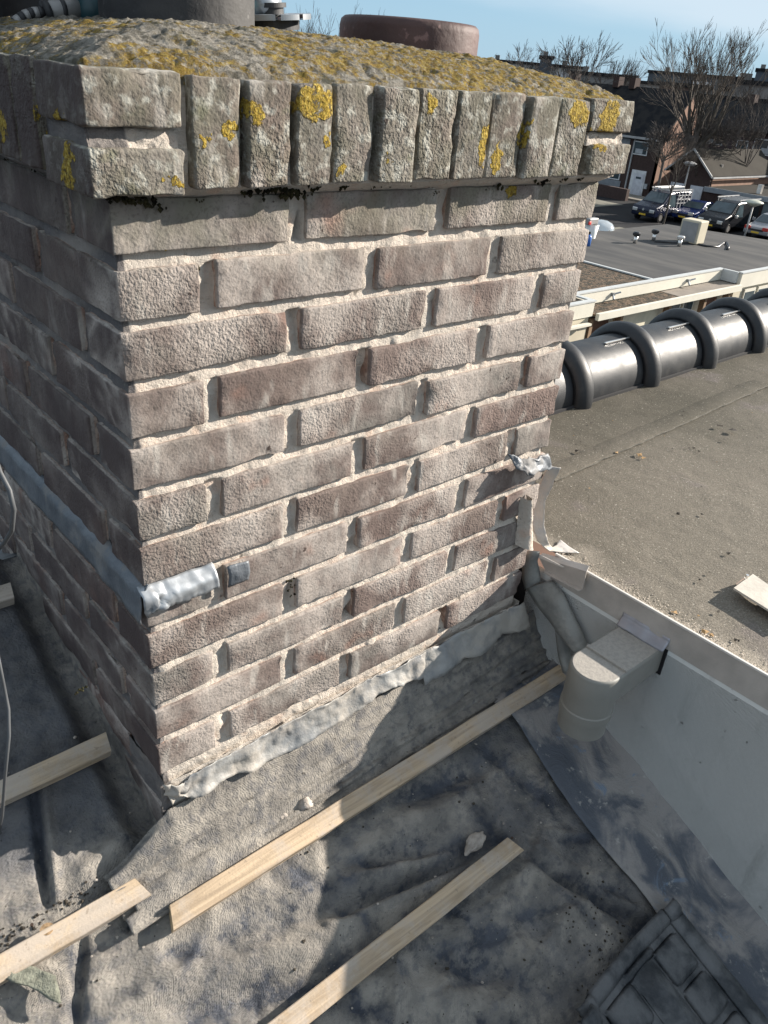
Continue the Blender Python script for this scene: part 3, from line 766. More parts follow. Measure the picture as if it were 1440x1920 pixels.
# apron beside the left foot (dark void strip)
# battens
BT = .019; BWd = .031
def batten(xa, xb, y0, mat=M_wood, rz=0.0, lift=.0, label=None, slant=0.0):
    slant *= .1
    L = xb - xa; n = 18; q = MB(); th = math.atan(SL); P0 = Vector((xa, y0, roofz(y0) + lift))
    ex = Vector((1, 0, 0)); ey = Vector((0, cos(th), sin(th))); ez = Vector((0, -sin(th), cos(th)))
    sec = [(-.5, 0), (-.5, .93), (-.46, 1), (.46, 1), (.5, .93), (.5, 0)]
    rows = []
    for i in range(n + 1):
        t = i / n; w0 = nv((t * L * 6, y0, 0), 3, 1) * .0012
        rows.append([(ex * (t * L + slant * s_ * (1 if 0 < i < n else 1)) + ey * (s_ * BWd + rz * t * L + w0) + ez * (h * BT + .004 + nv((t * L, s_, h), 8, 2) * .0006)) for s_, h in sec])
    q.grid(rows)
    b = len(q.v) - len(sec) * (n + 1)
    q.cur = 1; q.f.append(tuple(range(b, b + 6))[::-1]); q.mi.append(1); q.f.append(tuple(range(b + n * 6, b + n * 6 + 6))); q.mi.append(1)
    q.f.append(tuple(x for x in (b,)) + (b + n * 6, b + n * 6 + 5, b + 5)); q.mi.append(0)
    o = q.build('batten', [mat, M_woodend], roof); o.location = P0
    if label: o['label'] = label
    return o
batten(-.047, .835, -.0965, M_wood, 0, .004, 'longest pale batten running below the chimney foot', .1)
batten(-.35, .472, -.272, M_wood, 0, .003, 'batten under the wrinkled membrane with a chipped right end', -.12)
batten(-.62, -.062, -.038, M_wood, -.015, .002, 'batten with a round knot at the lower left', -.1)
batten(-.62, -.018, .145, M_wood, 0, .004, 'shaded batten ending at the left face of the stack', .05)
batten(-.62, -.045, .425, M_wood2, 0, .004, 'short end of a shaded batten by the left frame', .05)
# nails and knots
q = MB()
for (px, py) in ((562, 1562), (683, 1812), (60, 1735), (706, 1460), (960, 1572)):
    c = ARp(px, py, .0245); q.tube([c, c + Vector((0, 0, .002))], .0022, 8)
q.build('nail', simple('nail_rust', (.05, .03, .02), .7), roof)
c = ARp(88, 1742, .0238); q = MB(); q.tube([c - Vector((0, 0, .002)), c + Vector((0, 0, .0008))], [.009, .0085], 14); q.build('knot', simple('knot_brown', (.33, .22, .12), .8, var=.4, vs=200), roof)

# ridge tiles: barrel with a fat rolled collar and a clip
RYc, RZc = .555, -.640
def ridge_tile(x0):
    q = MB(); n = 30; P = []
    for i in range(9):
        x = x0 - .345 + .345 * i / 8; r = .113 - .002 * i / 8
        P.append([(x, RYc - r * cos(pi * (k / n * 1.16 - .08)), RZc + r * 1.05 * sin(pi * (k / n * 1.16 - .08))) for k in range(n + 1)])
    q.grid(P); b = q.build('ridge_tile', M_ridge, roof, smooth=True, solid=.008)
    q = MB(); P = []
    prof = [(-.040, .000), (-.0375, .010), (-.030, .020), (-.018, .028), (-.002, .031), (.014, .028), (.026, .020), (.033, .009), (.035, -.002)]
    for dx, dr in prof:
        r = .112 + dr
        P.append([(x0 + dx, RYc - r * cos(pi * (k / n * 1.14 - .07)), RZc + r * 1.05 * sin(pi * (k / n * 1.14 - .07))) for k in range(n + 1)])
    q.grid(P); c_ = q.build('collar', M_ridge, b, smooth=True, solid=.008)
    q = MB(); q.box(x0 - .160, RYc - .034, RZc + .1135, x0 - .030, RYc - .027, RZc + .1185); q.tube([(x0 - .034, RYc - .031, RZc + .112), (x0 - .034, RYc - .031, RZc + .123)], .0035, 8)
    q.build('clip', M_alu, b, bevel=.001)
for k in range(7): ridge_tile(1.505 - .345 * 1 + .345 * k)
# felt strip and mortar fillet under the ridge
q = MB(); q.box(.76, RYc - .118, -.70, 4.2, RYc + .15, -.645); q.build('ridge_board', M_dark, roof)
# rear slope, walls below
q = MB(); q.prism([(-3, .53, -.66), (-3, 4.6, -2.6), (-3, 4.6, -2.75), (-3, .53, -.86)], (9, 0, 0)); q.build('rear_slope', M_tile, roof)
q = MB(); q.prism([(-1.0, -1.3, roofz(-1.3) - .20), (-1.0, .53, roofz(.53) - .20), (-1.0, .53, roofz(.53) - .24), (-1.0, -1.3, roofz(-1.3) - .24)], (1.8, 0, 0)); q.box(.80, -1.6, -1.9, .806, .5, -.71); q.box(.74, .30, -1.2, .85, .33, -.66); q.build('dark_liner', M_dark, roof)  # near-black liner added so the gap beside the stack stays dark
q = MB(); q.box(-3, -3.0, -8, 6, 4.2, -2.9); q.build('wall', simple('house_wall_brick', (.2, .12, .09), .9), roof)

# =================================================================== DORMER
dorm = thing('flat_dormer', 'flat-roofed dormer with brown-grey felt top and pale cheek panel right of the chimney', 'dormer')
ZD = -.652
q = MB(); P = []
for i in range(160):
    x = .803 + 3.3 * (i / 159) ** 1.6
    P.append([(x, y, ZD + .0025 * fb((x, y, 0), 5, 2) + .0012 * nv((x, y, 0), 30, 1) - .012 * math.exp(-((y - .43) / .05) ** 2) * 0 + .007 * math.exp(-(x - .803) / .02)) for y in [-1.6 + 2.06 * j / 130 for j in range(131)]])
q.grid(P); fl = q.build('flat_roof_felt', M_felt, dorm, smooth=True)
# seam between two felt sheets
a, b = AZp(1035, 902, ZD), AZp(1440, 722, ZD); q = MB(); P = []
for i in range(60):
    p = a.lerp(b, i / 59); wob = nv(p, 22, 3) * .004
    P.append([(p.x, p.y + wob + dy, ZD + h + .0025 * fb((p.x, p.y, 0), 5, 2)) for dy, h in ((-.006, .0), (-.004, .0035), (-.001, .0045), (.05, .0042), (.055, .001))])
q.grid(P); q.build('felt_lap', M_felt, dorm, smooth=True)
q = MB(); P = []
for i in range(60):
    p = a.lerp(b, i / 59); wob = nv(p, 22, 3) * .004
    P.append([(p.x, p.y + wob + dy - .0075, ZD + .0042 + .0025 * fb((p.x, p.y, 0), 5, 2)) for dy in (-.0022 + .001 * nv(p, 60, 1), .0022)])
q.grid(P); q.build('seam_bitumen', M_seam, dorm)
# edge trim with lip
q = MB()
for ya, yb in ((-.030, -.98), (-.982, -1.6)):
    q.prism([(.7985, ya, -.648), (.7985, ya, -.7005), (.8045, ya, -.7015), (.806, ya, -.650), (.806, ya, -.6445), (.7985, ya, -.6425)], (0, yb - ya, 0))
q.build('edge_trim', M_zinc, dorm, bevel=.0008)
q = MB(); q.box(.7965, -1.6, -.6445, .8015, -.030, -.6405); q.build('trim_lip', M_trimedge, dorm, bevel=.0008)
# loose end of trim next to the stack
q = MB(); q.prism([(.775, -.006, -.664), (.7755, -.004, -.668), (.778, -.112, -.680), (.7775, -.114, -.676)], (.001, 0, -.0)); 
A0 = AXp(1012, 1046, .785); B0 = AXp(1100, 1073, .785); C0 = AXp(1093, 1106, .785); D0 = AXp(1024, 1070, .785)
q = MB(); q.add([A0, B0, C0, D0], [(0, 1, 2, 3)]); E0 = B0 + Vector((.012, .004, .006)); F0 = A0 + Vector((.012, .004, .004)); q.add([A0, B0, E0, F0], [(0, 3, 2, 1)]); G0 = C0 + Vector((-.012, .002, .0)); H0 = D0 + Vector((-.010, .0, .0)); q.add([D0, C0, G0, H0], [(0, 1, 2, 3)])
o = q.build('loose_trim', M_zinc, dorm, solid=.0015); o['label'] = 'bent loose trim end beside the chimney corner'
q = MB(); s0 = AXp(1006, 1044, .779); s1 = AXp(1054, 1064, .779); q.add([s0, s1, s1 + Vector((0.0, -.004, .003)), s0 + Vector((.0, -.002, .008))], [(0, 1, 2, 3)]); q.build('trim_sliver', M_trimedge, dorm, solid=.001)
# cheek panel
q = MB(); q.add([(.812, .02, -.697), (.812, -1.6, -.697), (.812, -1.6, -1.60), (.812, .02, -.90)], [(0, 1, 2, 3)]); q.build('cheek_panel', M_cheek, dorm, solid=.012)
q = MB(); c = AXp(1413, 1404, .8115); q.tube([c, c + Vector((-.003, 0, 0))], .0040, 6); q.build('screw', M_cheek, dorm)
# lead apron down the foot of the cheek
P = []
for i in range(110):
    y = -.075 - 1.1 * i / 109; row = []
    xe = .628 + .012 * nv((0, y, 0), 9, 2) + .006 * sin(y * 25)
    top = [(-.11, -.80), (-.222, -.877), (-.295, -.925), (-.379, -.966), (-.483, -.950), (-.556, -.985), (-.8, -1.10), (-1.3, -1.32)]
    for k in range(len(top) - 1):
        if top[k][0] >= y >= top[k + 1][0] or k == len(top) - 2: f = (y - top[k][0]) / (top[k + 1][0] - top[k][0]); zt = top[k][1] + (top[k + 1][1] - top[k][1]) * f; break
    for j in range(30):
        t = j / 29; x = xe + (.815 - xe) * min(1, t / .72)
        zr = roofz(y) + .010 + .006 * nv((x, y, 0), 13, 4) + .0025 * fb((x, y, 0), 40, 4) + (.012 * math.exp(-((y + .12) / .03) ** 2))
        if t > .72: u = (t - .72) / .28; x = .815 - .006 * (1 - u) - .003 * nv((0, y, u), 20, 3); z = zr + (zt - zr) * u
        else: z = zr + .018 * ss(.5, .72, t) ** 2
        row.append((x, y, z))
    P.append(row)
ribbon('lead_apron', P, M_apron, dorm, None, .0018)
# twisted lead soaker in the corner between stack and dormer
def strip(pa, pb, name, mat, parent, amp=.003, n=24, m=8, label=None):
    P = []
    for i in range(n):
        t = i / (n - 1) * (len(pa) - 1); k = min(len(pa) - 2, int(t)); f = t - k; f = f; A = pa[k].lerp(pa[k + 1], f); B = pb[k].lerp(pb[k + 1], f)
        mid = Vector((-.006, -.004, .006))
        P.append([crumple(A.lerp(B, j / (m - 1)) + mid * sin(pi * j / (m - 1)), amp, 18, 7) for j in range(m)])
    return ribbon(name, P, mat, parent, label)
strip([AXp(985, 1102, .778), AXp(1010, 1140, .772), AXp(1040, 1180, .765), AXp(1075, 1225, .755)], [AXp(1035, 1088, .792), AXp(1058, 1115, .790), AXp(1080, 1160, .788), AXp(1105, 1215, .786)], 'lead_soaker', M_leadpaint, dorm, .002, label='twisted beige lead strip in the dark corner gap')
strip([AXp(978, 1034, .768), AXp(978, 1066, .772), AXp(979, 1085, .770), AXp(984, 1106, .772)], [AXp(1012, 1034, .776), AXp(1008, 1052, .780), AXp(1012, 1072, .782), AXp(1014, 1090, .784)], 'lead_soaker', M_leadpaint, dorm, .0015, 10, 6)
strip([AXp(1040, 1175, .770), AXp(1046, 1230, .765), AXp(1056, 1262, .760)], [AXp(1062, 1180, .79), AXp(1072, 1235, .785), AXp(1080, 1265, .78)], 'lead_soaker', M_leadpaint, dorm, .0015, 10, 6)
# spout: rectangular box ending in a rounded drop elbow
sp = MB(); zt = -.700; yc = -.240; hw = .0435; xr = .661
arc = [(xr + hw * cos(a), yc + hw * sin(a)) for a in [pi / 2 + pi * k / 20 for k in range(21)]]
poly = [(.812, yc + hw), *arc, (.812, yc - hw)]
def inset(pl, d): return [(x + (d if x < .8 else 0) * (1 if x < xr + .001 else 0) * cos(atan2(y - yc, x - xr)) * -1 if x <= xr else x, yc + (y - yc) * (1 - d / hw)) for x, y in pl]
lv = [(.004, zt), (.0012, zt - .0012), (0, zt - .004), (0, zt - .050)]
rows = [[(x, y, z) for x, y in inset(poly, d)] for d, z in lv]
sp.grid([list(r) for r in rows]); 
spout = sp.build('rain_spout', M_pvc, dorm, smooth=True); spout['label'] = 'beige plastic box spout with rounded drop elbow'
q = MB(); q.add([(x, y, zt) for x, y in inset(poly, .004)], [tuple(range(len(poly)))]); q.build('spout_top', M_pvctop, spout)
q = MB(); q.add([(x, y, zt - .050) for x, y in poly], [tuple(range(len(poly)))[::-1]]); q.build('spout_underside', M_pvc, spout)
q = MB(); q.box(xr + .024, yc - hw + .003, zt - .002, xr + .031, yc + hw - .003, zt + .0045); q.build('seam_rib', M_pvctop, spout, bevel=.0012)
q = MB(); q.lathe([(.0436, 0), (.0430, -.034), (.0448, -.036), (.0448, -.052), (.0415, -.053), (.0410, -.086), (.0390, -.086), (.0390, -.0)], 48, (xr, yc, zt - .046)); q.build('drop_pipe', M_pvc, spout, smooth=False)
o_dp = spout.children[-1]
for p_ in o_dp.data.polygons: p_.use_smooth = True
q = MB(); P = [[crumple((.7990 - .016 * ss(.2, 1, j / 6), yc + .047 - .094 * i / 24, -.678 - .022 * (j / 6) ** .8 - .0 * i), .0016, 40, 2) for j in range(7)] for i in range(25)]
q.grid(P); q.build('spout_flange', simple('flange_zinc', (.33, .33, .36), .45, .4, .15, 20), dorm, smooth=True, solid=.001)
q = MB(); q.box(.7975, yc - hw - .006, zt - .056, .8125, yc + hw + .003, zt - .001); q.build('spout_opening', M_black, dorm)

# =================================================================== LOOSE THINGS ON THE ROOFS
# roof tiles lying at the lower right
def roof_tile(loc, rz, label, pitch=math.atan(SL)):
    t = thing('roof_tile', label, 'roof tile', loc, 'loose dark roof tiles'); t.rotation_euler = (0, 0, 0)
    R = Matrix.Rotation(-0, 4, 'X') @ Matrix.Rotation(pitch, 4, 'X') @ Matrix.Rotation(rz, 4, 'Z')
    t.matrix_world = Matrix.Translation(loc) @ R
    L, Wd = .36, .262; h = Wd / 2
    def bumpf(v, a, b, e): return ss(a, a + e, v) * (1 - ss(b - e, b, v))
    def hz_(x, y):
        u = x + h; v = -y; z = .010
        z += .007 * bumpf(v, -.004, .016, .006)                      # head bead
        z += .014 * bumpf(u, .000, .020, .008) + .011 * bumpf(u, Wd - .026, Wd, .009)      # edge ribs
        z += .022 * sin(pi * min(1, max(0, (u - .105) / .052))) ** 1.5 * ss(.02, .07, v)   # centre roll
        for a, b in ((.030, .096), (.166, .226)):
            for c_, d_ in ((.034, .085), (.100, .150), (.168, .36)): z += .0055 * bumpf(u, a, b, .006) * bumpf(v, c_, d_, .006)
        z += .008 * bumpf(v, .022, .030, .004) * bumpf(u, .09, .17, .01) + .0006 * fb((x, y, 0), 40, 2)
        return z
    q = MB(); q.grid([[(-h + Wd * i / 90, -L * j / 110 + .004 * sin(i / 90 * pi), hz_(-h + Wd * i / 90, -L * j / 110)) for j in range(111)] for i in range(91)]); q.build('tile_body', M_tile, t, smooth=True, solid=.010)
    return t
p = ARp(1150, 1760, .004); roof_tile((p.x - .006, p.y - .022, roofz(p.y - .022) + .006), .03, 'dark roof tile lying uppermost beside the lead apron')
p = ARp(1120, 1880, .010); roof_tile((p.x - .17, p.y - .015, roofz(p.y) + .024), .14, 'dark roof tile overlapping the first at the bottom edge')

# pale slate offcut on the dormer roof
a, b, c, d = [AZp(*q_, ZD + .022) for q_ in ((1376, 1102), (1412, 1076), (1475, 1120), (1440, 1142))]
t = thing('roof_plate', 'pale flat plate lying on the dormer roof at the right', 'plate', (a + c) / 2)
q = MB(); o3 = Vector((a + c) / 2); zp = -.004
q.prism([Vector(v) - o3 + Vector((0, 0, zp)) for v in (a, b, c + (c - b) * .6, d + (d - a) * .6)], (0, 0, .004)); q.build('plate', simple('plate_pale', (.50, .46, .40), .7, 0, .1, 20, .001, 80), t)
q = MB(); cc_ = Vector(AZp(1400, 1083, ZD + .022)) - o3; q.tube([cc_, cc_ + Vector((0, 0, .006))], .003, 8); q.tube([Vector((0, 0, -.02)) + cc_ + Vector((-.004, .01, 0)), cc_ + Vector((.003, .002, -.004))], .004, 8); q.build('plate_screw', M_alu, t)
q = MB(); q.prism([Vector((-.005, -.005, -.0225)), Vector((.06, -.04, -.0225)), Vector((.06, -.08, -.0225)), Vector((0, -.03, -.0225))], (0, 0, .018)); q.build('packer', M_dark, t)

# debris
M_stone = simple('mortar_crumb', (.36, .32, .28), .95, 0, .3, 60, .003, 200); M_leaf = simple('dead_leaf', (.035, .028, .02), .9, 0, .5, 100); M_leaf2 = simple('dry_leaf', (.32, .20, .09), .9, 0, .3, 100)
def rock(q, c, r, sub=1, flat=.7):
    vs = []; t_ = (1 + 5 ** .5) / 2
    ico = [(-1, t_, 0), (1, t_, 0), (-1, -t_, 0), (1, -t_, 0), (0, -1, t_), (0, 1, t_), (0, -1, -t_), (0, 1, -t_), (t_, 0, -1), (t_, 0, 1), (-t_, 0, -1), (-t_, 0, 1)]
    fs = [(0, 11, 5), (0, 5, 1), (0, 1, 7), (0, 7, 10), (0, 10, 11), (1, 5, 9), (5, 11, 4), (11, 10, 2), (10, 7, 6), (7, 1, 8), (3, 9, 4), (3, 4, 2), (3, 2, 6), (3, 6, 8), (3, 8, 9), (4, 9, 5), (2, 4, 11), (6, 2, 10), (8, 6, 7), (9, 8, 1)]
    V = [Vector(v).normalized() for v in ico]
    for _ in range(sub):
        nf = []; mid = {}
        def m_(a, b):
            k = (min(a, b), max(a, b))
            if k not in mid: V.append((V[a] + V[b]).normalized()); mid[k] = len(V) - 1
            return mid[k]
        for a, b, c2 in fs:
            x, y, z = m_(a, b), m_(b, c2), m_(c2, a); nf += [(a, x, z), (b, y, x), (c2, z, y), (x, y, z)]
        fs = nf
    sd_ = random.random() * 100
    for v in V:
        k = r * (1 + .55 * nv(v, 1.1, sd_) + .25 * nv(v, 2.7, sd_)); vs.append(Vector(c) + Vector((v.x * k, v.y * k, v.z * k * flat)))
    q.add(vs, fs)
for (px, py, r, lab) in ((570, 1508, .0125, 'larger mortar lump on the long batten edge'), (548, 1522, .011, 'rounded mortar lump touching the long batten'), (530, 1533, .008, 'small mortar lump at the left of the three'), (893, 1585, .020, 'long mortar lump by the chipped batten end'), (706, 1430, .008, 'flat mortar flake above the shaded batten')):
    c = ARp(px, py, .008); q = MB(); rock(q, (0, 0, 0), r, 2, .8); o = q.build('mortar_lump', M_stone, None, smooth=True); o.location = (c.x, c.y, roofz(c.y) + r * .55 + .003); tag(o, lab, 'mortar lump', 'lumps of fallen mortar')
    if 'long' in lab and 'edge' not in lab: o.scale = (1.35, .55, .6); o.rotation_euler = (0, 0, .25); o.location.z -= .004; o.location.y += .004
q = MB()
for k in range(380):
    if random.random() < .6: x, y = random.uniform(-.5, .7), random.gauss(random.choice((-.075, -.078, -.020, -.245, .17)), .010)
    else: x, y = random.uniform(-.6, .62), random.uniform(-.6, .1)
    if -.004 < x < .75 and y > -.03: continue
    r = abs(random.gauss(0, .0009)) + .0005; rock(q, (x, y, roofz(y) + und(x, y) + r * .4 + .0005), r, 0)
tag(q.build('mortar_crumbs', M_stone), 'scattered mortar crumbs and grit on the underlay', 'grit', kind='stuff')
q = MB()
for k in range(420):
    x, y = random.uniform(-.5, .62), random.uniform(-.55, -.02); r = abs(random.gauss(0, .0010)) + .0006
    if k % 3 == 0: x, y = random.gauss(-.22, .08), random.gauss(-.012, .006)
    if k % 3 == 1: x, y = random.gauss(.50, .06), random.gauss(-.46, .05)
    rock(q, (x, y, roofz(y) + und(x, y) + .001), r, 0)
tag(q.build('dark_grit', M_leaf), 'dark moss crumbs and grit strewn on the underlay', 'grit', kind='stuff')
q = MB(); q2 = MB()
def leaf(qq, c, r):
    n = 7; vs = [Vector(c) + Vector((cos(2 * pi * k / n) * r * random.uniform(.4, 1.1), sin(2 * pi * k / n) * r * random.uniform(.4, 1.1), random.uniform(0, r * .6))) for k in range(n)]; qq.add(vs + [Vector(c) + Vector((0, 0, r * .5))], [(k, (k + 1) % n, n) for k in range(n)])
for (px, py, r) in ((1348, 803, .012), (1372, 812, .013), (1358, 828, .006), (1083, 850, .009), (1270, 967, .006), (1315, 968, .005), (1365, 1042, .007), (1290, 843, .004), (1300, 843, .004), (1310, 849, .004), (1312, 1092, .005), (1345, 1151, .005), (1380, 1205, .006), (1088, 832, .004), (1108, 797, .006), (1260, 845, .004), (1330, 1078, .004)): leaf(q, AZp(px, py, ZD) + Vector((0, 0, .004)), r)
for (px, py, r) in ((1197, 857, .010), (1205, 862, .008), (1262, 1153, .007), (1320, 1190, .009), (1330, 1195, .006), (1155, 852, .006)): leaf(q2, AZp(px, py, ZD) + Vector((0, 0, .004)), r)
for k in range(90): leaf(q if k % 3 else q2, (random.uniform(.83, 2.6), random.uniform(-.7, .42), ZD + .004), random.uniform(.0015, .0035))
tag(q.build('dead_leaves', M_leaf), 'dark dead leaf scraps strewn on the felt roof', 'debris', kind='stuff'); tag(q2.build('dry_leaves', M_leaf2), 'light brown leaf bits on the felt roof', 'debris', kind='stuff')
q = MB()
for k in range(1500):
    x, y = .803 + abs(random.gauss(0, .022)), random.uniform(-1.0, -.03); r = random.uniform(.0006, .0016); rock(q, (x, y, ZD + .003 + .007 * math.exp(-(x - .803) / .02)), r, 0)
tag(q.build('roof_grit', simple('pale_grit', (.55, .48, .40), .95)), 'pale grinding grit gathered along the dormer edge', 'grit', kind='stuff')
# felt scrap
q = MB(); P = [[crumple(ARp(0, 1790, .02).lerp(ARp(105, 1830, .02), i / 14) + Vector((-.004, -.028, -.012)) * (j / 8) * 1.0, .004, 40, 3) for j in range(9)] for i in range(15)]
q.grid(P); tag(q.build('felt_scrap', simple('felt_scrap_green_grey', (.16, .165, .13), .95, 0, .3, 120, .003, 300), smooth=True, solid=.004), 'torn green-grey felt scrap at the lower left', 'felt scrap')
# cables on the left
M_cable = simple('grey_cable', (.07, .075, .08), .6)
q = MB(); q.tube([AXp(-12, 850, -.13), AXp(0, 885, -.13), AXp(18, 920, -.13), AXp(26, 955, -.13), AXp(22, 995, -.13), AXp(8, 1018, -.13), AXp(-14, 1040, -.13)], .0024, 8)
tag(q.build('power_cable', M_cable, smooth=True), 'grey cable loop hanging by the left frame edge', 'cable')
q = MB(); q.tube([AXp(-8, 1210, -.16), AXp(6, 1280, -.16), AXp(16, 1330, -.16), AXp(17, 1380, -.17), AXp(10, 1450, -.18), AXp(4, 1530, -.19), AXp(-4, 1570, -.19)], .0020, 8)
tag(q.build('power_cable', M_cable, smooth=True), 'thin grey cable crossing the shaded batten', 'cable')

# flue pots on the cap
def pot(name, x, y, r, zb, zt, mat, label, wall=.014):
    t = thing(name, label, 'flue pot', (x, y, zb))
    h = zt - zb; q = MB(); q.lathe([(r, 0), (r, h - .012), (r - .002, h - .004), (r - .007, h), (r - wall + .003, h - .001), (r - wall, h - .008), (r - wall, .0)], 64); q.build('pot_wall', mat, t, smooth=True)
    q = MB(); q.lathe([(r - wall, 0), (.001, 0)], 48, (0, 0, .012)); q.build('flue_dark', M_dark, t)
    return t
pot('chimney_pot', .250, .325, .095, .130, .36, M_potb, 'tall black flue pot nearest on the cement cap')
pot('chimney_pot', .660, .345, .110, .130, .198, M_potr, 'short purple-brown flue pot on the right of the cap')
pot('chimney_pot', .185, .560, .095, .125, .34, M_potb, 'dark flue pot behind the angle grinder')
pot('chimney_pot', -.005, .500, .075, .115, .30, M_potr, 'brown flue pot at the far left of the cap')
pot('chimney_pot', .435, .560, .125, .120, .189, M_potc, 'low red clay flue rim behind the grinder disc', .02)
# angle grinder
M_teal = simple('grinder_teal', (.012, .05, .06), .4, 0, .15, 20); M_rub = simple('grinder_rubber', (.03, .03, .032), .6); M_gry = simple('grinder_grey', (.30, .29, .28), .45, .1); M_metal = simple('grinder_cast_metal', (.36, .38, .40), .35, .7)
gy = .425; zg = .203
gr = thing('angle_grinder', 'teal and black angle grinder with slotted disc lying behind the black pot', 'angle grinder', (.3, gy, .17))
def G(*p): return Vector((p[0] - .3, p[1] - gy, p[2] - .17))
def gp(px, py, y=gy): return Vector(AYp(px, py, y))
body0 = gp(150, 19); body1 = gp(250, 10)
q = MB(); q.tube([G(*body0) - Vector((.004, 0, 0)), G(*body0) + Vector((.008, 0, 0)), G(*body1), G(*body1) + Vector((.16, -.01, .006))], [.018, .026, .030, .026], 20); q.build('motor_body', M_teal, gr, smooth=True)
q = MB(); c = gp(206, 16, gy - .022); q.box(-.011, -.008, -.017, .011, .008, .017, Matrix.Translation(G(*c))); q.build('rating_plate', M_gry, gr, bevel=.002)
q = MB(); q.tube([G(*gp(85, 22)), G(*gp(97, 20)), G(*gp(146, 18))], [.0075, .0115, .0125], 16); q.build('cord_sleeve', M_gry, gr, smooth=True)
q = MB(); q.tube([G(*gp(82, 23)), G(*gp(92, 21))], [.0125, .0125], 16); q.tube([G(*gp(112, 19)), G(*gp(120, 19))], .0131, 16); q.build('sleeve_band', M_rub, gr, smooth=True)
cp = [(80, 22), (62, 24), (45, 30), (28, 42), (12, 54), (-6, 66), (-30, 76)]
for k in range(6):
    for h in range(2):
        a = gp(*cp[k]).lerp(gp(*cp[k + 1]), h / 2); b = gp(*cp[k]).lerp(gp(*cp[k + 1]), (h + 1) / 2); q = MB(); q.tube([G(*a), G(*b)], .0062, 10); q.build('cord', M_gry if (2 * k + h) % 2 else M_rub, gr, smooth=True)  # alternating lengths put shadow stripes into the cord's colour
hc = gp(505, 32)
q = MB(); q.tube([G(*gp(470, 8)), G(*gp(500, 6)), G(*gp(520, 8))], [.016, .021, .012], 16); q.build('gear_head', M_metal, gr, smooth=True)
dt = Matrix.Translation(G(*hc)) @ Matrix.Rotation(radians(-6), 4, 'Y')
def disc(q, r0, r1, z0, z1, a0=0, a1=2 * pi, n=48, M_=dt):
    P = []
    for k in range(n + 1):
        a = a0 + (a1 - a0) * k / n; P.append([M_ @ Vector((r * cos(a), r * sin(a), z)) for r, z in ((r0, z0), (r1, z0), (r1, z1), (r0, z1), (r0, z0))])
    q.grid(P); return q
q = MB(); disc(q, .001, .022, .000, .012); disc(q, .001, .026, .012, .018); q.build('flange', M_rub, gr, smooth=False)
q = MB(); disc(q, .001, .044, -.016, -.004, n=40); q.build('guard', M_rub, gr)
for k in range(10):
    q = MB(); disc(q, .012, .062, -.003, .004, k * pi / 5, k * pi / 5 + .50, 8); q.build('disc_segment', M_metal, gr)
q = MB(); q.tube([G(*gp(500, 8)), G(*gp(506, 24))], [.014, .018], 14); q.build('spindle', M_black, gr, smooth=True)

# =================================================================== NEIGHBOUR'S GARAGE BLOCK WITH FLAT ROOFS
gb = thing('garage_block', 'low white garage block with dark flat roof beyond the ridge', 'building', (14, 12, -8))
def wb(name, mat, x0, y0, z0, x1, y1, z1, parent=None, bev=0):
    q = MB(); q.box(x0 - gb.location.x, y0 - gb.location.y, z0 + 8, x1 - gb.location.x, y1 - gb.location.y, z1 + 8); return q.build(name, mat, parent or gb, bevel=bev)
def roofing():
    t = NT('neighbour_felt', .85, 0, .2); c = t.coord('World', (1, .25, 1)); t.color(t.mix(t.step(t.noise(c, 1.2, 5), .35, .68), (.055, .055, .056), (.092, .088, .084)))
    return t.m
M_nf = roofing(); M_white = simple('white_painted_boards', (.62, .59, .50), .6, 0, .05, 2); M_whitec = simple('coping_light', (.5, .51, .50), .5, .1, .06, 3)
def gravel_mat():
    t = NT('mossy_gravel_roof', .95, 0, .2); c = t.coord('World'); t.color(t.mix(t.step(t.noise(c, 5, 5), .4, .6), (.05, .045, .035), (.14, .10, .07))); t.bump(t.noise(c, 12, 4), .08); return t.m
M_gravel = gravel_mat(); M_brown = simple('brown_door', (.09, .035, .015), .6, 0, .2, 2); M_glass = simple('window_glass_dark', (.05, .07, .08), .12, 0, .3, 1.5); M_post = simple('timber_post', (.22, .14, .08), .8); M_beigew = simple('beige_cladding', (.50, .45, .34), .7, 0, .05, 2)
wb('wall', M_white, 14, 12.42, -8, 34, 18.9, -5.12)
q = MB(); q.prism([Vector((x, y, -5.08)) - gb.location for x, y in ((22.62, 12.45), (26.72, 12.45), (26.72, 11.75), (36, 11.75), (33.6, 18.8), (22.62, 18.8))], (0, 0, .06)); q.build('felt_roof', M_nf, gb)
wb('gravel_roof', M_gravel, 14, 12.45, -5.10, 22.55, 18.8, -5.03)
wb('roof_kerb', M_whitec, 22.50, 12.45, -5.02, 22.62, 18.8, -4.98)
wb('fascia', M_white, 18.45, 12.30, -5.34, 26.72, 12.42, -5.01); wb('coping', M_whitec, 18.45, 12.28, -5.008, 26.72, 12.46, -4.97)
wb('fascia', M_white, 26.72, 11.62, -5.50, 36, 11.74, -5.01); wb('coping', M_whitec, 26.70, 11.60, -5.008, 36, 11.78, -4.97)
wb('return_board', M_whitec, 26.60, 11.74, -5.34, 26.72, 12.30, -4.97)
wb('fascia', M_white, 14, 11.62, -5.42, 18.40, 11.74, -5.02); wb('coping', M_whitec, 14, 11.60, -5.018, 18.45, 11.78, -4.98); wb('coping', M_whitec, 18.28, 11.78, -5.018, 18.45, 12.28, -4.98); wb('gravel_roof', M_gravel, 14, 11.78, -5.12, 18.28, 12.42, -5.04)
wb('sill_ledge', M_white, 14, 11.45, -5.62, 18.2, 11.6, -5.56)
wb('canopy_roof', M_gravel, 18.46, 11.56, -5.42, 22.9, 12.29, -5.37); wb('canopy_roof', simple('canopy_boards', (.20, .17, .14), .8), 22.9, 11.56, -5.42, 26.59, 12.29, -5.36)
